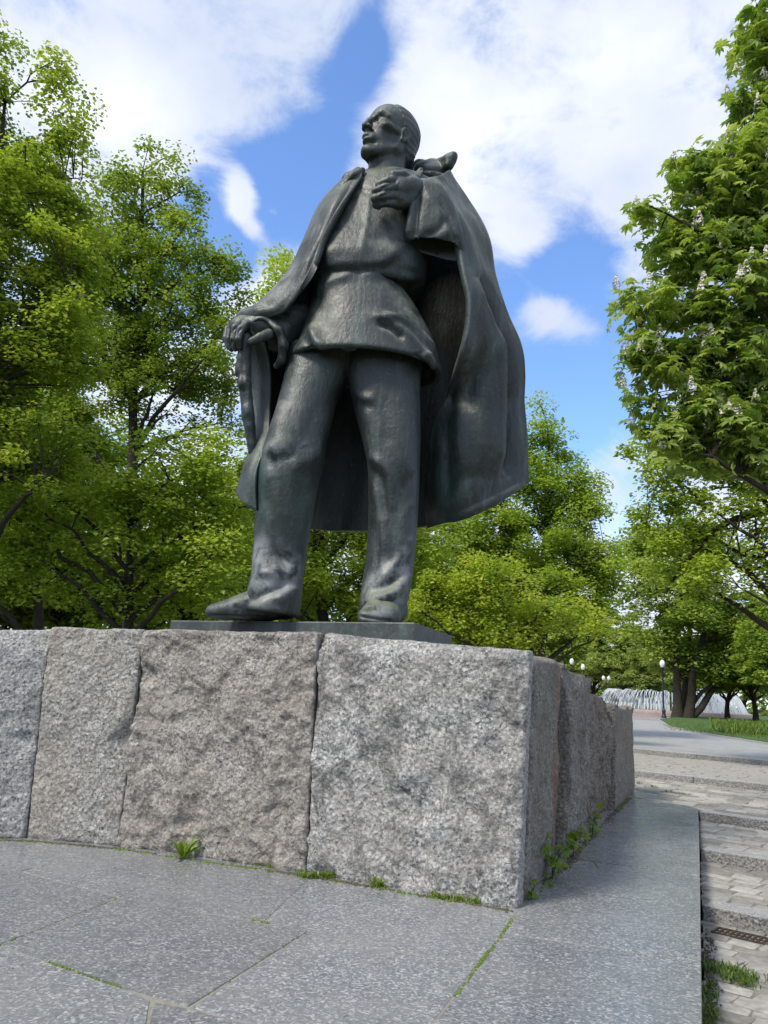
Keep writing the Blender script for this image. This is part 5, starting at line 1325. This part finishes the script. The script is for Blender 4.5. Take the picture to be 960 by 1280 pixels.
M_WEED = mat_leaf('weed_leaf', (0.10, 0.17, 0.015), (0.17, 0.25, 0.02), (0.26, 0.33, 0.04), .4)
M_GRASSB = mat_leaf('grass_blade', (0.05, 0.11, 0.012), (0.10, 0.18, 0.02), (0.20, 0.24, 0.06), .4)


def blade_strip(p0, d, up, length, width, bend, n=5, notch=0.0, rng=None):
    q = np.linspace(0, 1, n); side = np.cross(d, up); side /= np.linalg.norm(side) + 1e-9
    P = p0 + np.outer(q * length, d) * 1.0 + np.outer(bend(q) * length, up); w = width * np.sin(np.pi * np.clip(q * .9 + .08, 0, 1)) ** .7
    if notch: w = w * (1 - notch * (np.arange(n) % 2))
    w[-1] = width * .04
    V = np.stack([P - side * w[:, None], P + side * w[:, None]], 1).reshape(-1, 3); i = np.arange(n) * 2
    return V, np.stack([i[:-1], i[:-1] + 1, i[1:] + 1, i[1:]], -1)


def rosette(name, loc, label, cat, n, L, W, seed, mat, upright=.8, notch=0.0, group='weeds at the foot of the pedestal'):
    rng = np.random.default_rng(seed); r = empty(name, loc); tag(r, label, cat, group)
    VV, FF, b = [], [], 0
    for k in range(n):
        a = k * 2.4 + rng.normal() * .3; el = rng.uniform(upright - .45, upright + .35); d = np.array([math.cos(a) * math.cos(el), math.sin(a) * math.cos(el), math.sin(el)]); ln = L * rng.uniform(.6, 1.15)
        V, F = blade_strip(np.array([math.cos(a), math.sin(a), 0]) * .01, d, np.array([0, 0, 1.0]), ln, W * rng.uniform(.7, 1.2), lambda q: -.35 * q ** 2, 9, notch)
        VV.append(V); FF.append(F + b); b += len(V)
    V = np.concatenate(VV); o = mesh_np('leaf_rosette', V, np.concatenate(FF), mat, r, attr=np.clip(.55 + .3 * rng.normal(size=len(V)), 0, 1)); return r


def sprig(loc, label, seed, H=.3, n=26, leaf=.07, out=(.3, -.5)):
    """seedling with lobed leaves on thin stalks"""
    rng = np.random.default_rng(seed); r = empty('maple_seedling', loc); tag(r, label, 'weed', 'weeds at the foot of the pedestal'); pth = []; C = []; N = []
    for k in range(max(3, n // 5)):
        d = np.array([out[0], out[1], 0]) * rng.uniform(.1, .8) + rng.normal(size=3) * [.10, .10, 0]; P = smooth_line([np.zeros(3), d * H * .3 + [0, 0, H * .5], d * H + [0, 0, H * rng.uniform(.6, 1)]], 6); pth.append((P, np.linspace(.005, .002, 6)))
        for j in range(5): C.append(P[2 + j % 4] + rng.normal(size=3) * .035); N.append(np.array([out[0], out[1], 1.0]) + rng.normal(size=3) * .35)
    C = np.array(C); N = np.array(N); N /= np.linalg.norm(N, axis=1)[:, None]
    V, F, T = leaves(C, N, leaf, rng, np.clip(.55 + .2 * rng.normal(size=len(C)), 0, 1), True); mesh_np('foliage', V, F, M_WEED, r, smooth=False, attr=T)
    V, F = tubes(pth, 4); mesh_np('stem', V, F, M_GRASSB, r, attr=np.full(len(V), .4))


def tufts(name, label, spots, seed, L, mat, W=.005, group=None, cat='grass tuft', kind=None):
    rng = np.random.default_rng(seed); VV, FF, TT, b = [], [], [], 0
    for p, n, spread in spots:
        for k in range(n):
            a = rng.random() * 6.28; el = rng.uniform(.7, 1.5); d = np.array([math.cos(a) * math.cos(el), math.sin(a) * math.cos(el), math.sin(el)]); o = p + np.append(rng.normal(size=2) * spread, 0)
            V, F = blade_strip(o, d, np.array([0, 0, 1.0]), L * rng.uniform(.4, 1.2), W, lambda q: -.4 * q ** 2, 4); VV.append(V); FF.append(F + b); b += len(V); TT.append(np.full(len(V), rng.random()))
    V = np.concatenate(VV); c = V.mean(0); o = mesh_np(name, V, np.concatenate(FF), mat, None, smooth=False, attr=np.concatenate(TT), origin=c)
    tag(o, label, cat, group, kind); return o


def moss_line(name, pts_px, z, width, seed, n):
    """small raised cushions of moss along a joint"""
    rng = np.random.default_rng(seed); L = smooth_line([at_z(x, y, z) for x, y in pts_px], 60); VV, FF, b = [], [], 0
    for k in range(n):
        p = L[rng.integers(60)] + np.append(rng.normal(size=2) * width, 0); r = rng.uniform(.004, .011); V, F = lathe([(r * 1.2, -.006), (r, .003), (r * .55, .007), (.0005, .009)], 6); VV.append(V * [1, 1, 1] + p); FF.append(F + b); b += len(V)
    V = np.concatenate(VV); o = mesh_np(name, V, np.concatenate(FF), M_MOSS, None); tag(o, kind='stuff')


M_DIRT = simple_mat('crumbly_soil', [(0.3, (0.055, 0.045, 0.032)), (0.6, (0.11, 0.095, 0.07)), (0.8, (0.18, 0.16, 0.12))], 40, 4, 0.95, 0.6, 90, 0.006)
M_STRAW = simple_mat('dry_litter', [(0.3, (0.15, 0.11, 0.06)), (0.7, (0.34, 0.27, 0.16))], 25, 4, 0.9, 0.3, 60, 0.003)


def dirt_line(name, pts, width, seed, n, mat, size=(.004, .012)):
    """crumbs of soil and moss gathered along an edge"""
    rng = np.random.default_rng(seed); L = smooth_line(pts, 80); VV, FF, b = [], [], 0; dens = np.clip(.35 + 1.6 * fbm(np.stack([np.linspace(0, 9, 80), np.full(80, seed), np.zeros(80)], 1), 2), .05, 1); dens /= dens.sum()
    for k in range(n):
        ix = rng.choice(79, p=dens[:-1] / dens[:-1].sum()); fr = rng.random(); p = L[ix] * (1 - fr) + L[ix + 1] * fr + abs(rng.normal()) * width[0] * np.array(width[1]) + np.append(rng.normal(size=2) * .008, 0)
        r = rng.uniform(*size); V, F = lathe([(r * 1.2, -.004), (r, r * .35), (r * .5, r * .75), (.0005, r * .9)], 5); V = V * rng.uniform(.7, 1.4, 3); VV.append(V + p); FF.append(F + b); b += len(V)
    o = mesh_np(name, np.concatenate(VV), np.concatenate(FF), mat, None); tag(o, kind='stuff')


def litter(seed, n):
    """bud scales, bits of twig and dry blades lying on the slabs and steps"""
    rng = np.random.default_rng(seed); VV, FF, b = [], [], 0
    for k in range(n):
        px, py = rng.uniform(-60, 870), rng.uniform(1085, 1300); p = at_z(px, py, .004)
        if k % 3 == 0: p = at_z(rng.uniform(-20, 640), 1062 + max(0, 1) * 0, .004); x, y = project(p); p = at_z(x, np.interp(x, [-60, 146, 381, 645], [1056, 1062, 1096, 1142]) + abs(rng.normal()) * 14, .004)
        a = rng.random() * 6.28; d = np.array([math.cos(a), math.sin(a), rng.normal() * .05]); V, F = blade_strip(p, d, np.array([0, 0, 1.0]), rng.uniform(.012, .05), rng.uniform(.0015, .004), lambda q: .12 * q * (1 - q), 4); VV.append(V); FF.append(F + b); b += len(V)
    o = mesh_np('dry_litter', np.concatenate(VV), np.concatenate(FF), M_STRAW, None); tag(o, kind='stuff')


def small_things():
    lb = at_z(830, 897, .3); lamp((lb[0], lb[1], .28), 'nearest park lamp, whole dark post with one white globe beside the tree trunks')
    for px, Y, lab, hd in ((715, 88, 'lamp whose white globe shows just above the pedestal, left of its pair', 1), (729, 95, 'lamp globe just right of another above the pedestal edge', 1), (758, 122, 'small far lamp with two white globes above the broken stone', 2)):
        p = at_y(px, 870, Y); p[2] = .28; lamp(tuple(p), lab, hd, float(at_y(px, {715: 826, 729: 833, 758: 847}[px], Y)[2]) - .28)
    fountain()
    # plants on the lawn
    rng = np.random.default_rng(9)
    sp = []
    for k in range(340):
        px = rng.uniform(893, 1010); py = rng.uniform(903, 916) + (px - 893) * .06; sp.append((at_z(px, py, .335), 9, .22))
    tufts('flower_bed', 'low leafy bed of day lilies on the lawn at the right edge', sp, 4, .75, M_GRASSB, .03, None, 'plant bed')
    sp = []
    for k in range(700):
        px = rng.uniform(835, 1000); py = rng.uniform(898, 912) + max(0, (px - 835)) * .10; sp.append((at_z(px, py, .335), 5, .3))
    tufts('lawn_grass', None, sp, 5, .16, M_GRASSB, .012, None, None, 'stuff')
    # at the foot of the stones
    rosette('dandelion', at_z(228, 1073, 0.0), 'yellow-green dandelion rosette growing at the foot of the pinkish block', 'weed', 17, .30, .026, 3, M_WEED, .95, .45)
    tufts('short_grass', 'row of short grass at the foot of the pinkish block, left of its joint', [(at_z(x, 1075 + (x - 300) * .15 + 3, 0), 22, .035) for x in (296, 320, 334, 345, 352, 368)], 6, .08, M_WEED, .004, None, None, 'stuff')
    tufts('grass_tuft', 'grass tuft where the pinkish and the pale block meet', [(at_z(x, 1097, 0), 45, .03) for x in (380, 395, 404, 412)], 7, .10, M_WEED, .005, None, None, 'stuff')
    tufts('grass_tuft', 'reddish-green tuft alone in the middle of the pale block\'s foot', [(at_z(472, 1109, 0), 60, .022)], 8, .15, M_WEED, .005, None, None, 'stuff')
    tufts('grass_tuft', 'flat tuft at the pale block\'s foot, nearest the corner', [(at_z(x, 1122 + (x - 545) * .14, 0), 40, .025) for x in (545, 558, 575, 592)], 9, .07, M_WEED, .006, None, None, 'stuff')
    sprig(tuple(at_z(690, 1100, 0)), 'largest lobed seedling beside the dark side wall', 21, .40, 24, .08)
    sprig(tuple(at_z(664, 1124, 0)), 'tiny seedling at the pedestal\'s front corner', 22, .12, 10, .05)
    sprig(tuple(at_z(716, 1072, 0)), 'middle seedling of the side wall', 23, .34, 14, .07)
    sprig(tuple(at_z(740, 1046, 0)), 'farthest seedling of the side wall', 24, .38, 16, .07)
    tufts('grass_tuft', 'straggling grass tuft in the cobbles beside the slab edge', [(kp, 70, .05) for kp in [at_z(x, y, -.36) for x, y in ((888, 1212), (902, 1214), (920, 1218), (938, 1224), (930, 1230), (912, 1222))]], 10, .11, M_GRASSB, .005, None, None, 'stuff')
    tufts('grass_tuft', 'dense dark grass along the foot of the slab edge', [(at_z(884 + rng.uniform(-2, 5), y, -.36), 40, .03) for y in range(1235, 1330, 10)], 11, .09, M_GRASSB, .005, None, None, 'stuff')
    tufts('grass_tuft', 'thin grass at the far end of the slab below the steps', [(at_z(x, y, .0), 26, .06) for x, y in ((800, 980), (815, 984), (835, 990), (850, 993), (796, 955), (805, 952))], 12, .09, M_GRASSB, .006, None, None, 'stuff')
    foot = [at_z(x, y, .0) for x, y in ((-60, 1051), (30, 1051), (146, 1061), (260, 1078), (381, 1094), (510, 1116), (640, 1138))]; side = [at_z(x, y, .0) for x, y in ((655, 1132), (690, 1095), (735, 1049), (786, 996))]
    dirt_line('soil_crumbs', foot, (.02, (-.35, -.93, 0)), 61, 900, M_DIRT); dirt_line('foot_moss', foot, (.012, (-.35, -.93, 0)), 62, 420, M_MOSS, (.005, .014))
    dirt_line('soil_crumbs', side, (.03, (.92, -.39, 0)), 63, 420, M_DIRT, (.005, .016)); dirt_line('foot_moss', side, (.03, (.92, -.39, 0)), 64, 260, M_MOSS, (.006, .018))
    dirt_line('soil_crumbs', [at_z(883, 1300, -.355), at_z(884, 1235, -.355), at_z(882, 1160, -.355)], (.03, (.92, -.39, 0)), 65, 260, M_DIRT)
    litter(66, 170)
    for i, (ln, n) in enumerate([([(640, 1150), (612, 1190), (570, 1245)], 110), ([(612, 1188), (596, 1210)], 60), ([(60, 1203), (115, 1222), (150, 1234)], 70), ([(316, 1150), (335, 1154)], 26), ([(0, 1181), (80, 1152), (146, 1124)], 40), ([(236, 1259), (300, 1216), (386, 1164)], 22), ([(750, 1088), (742, 1077)], 25)]):
        moss_line('moss', ln, -.004, .006, 50 + i, n)


small_things()
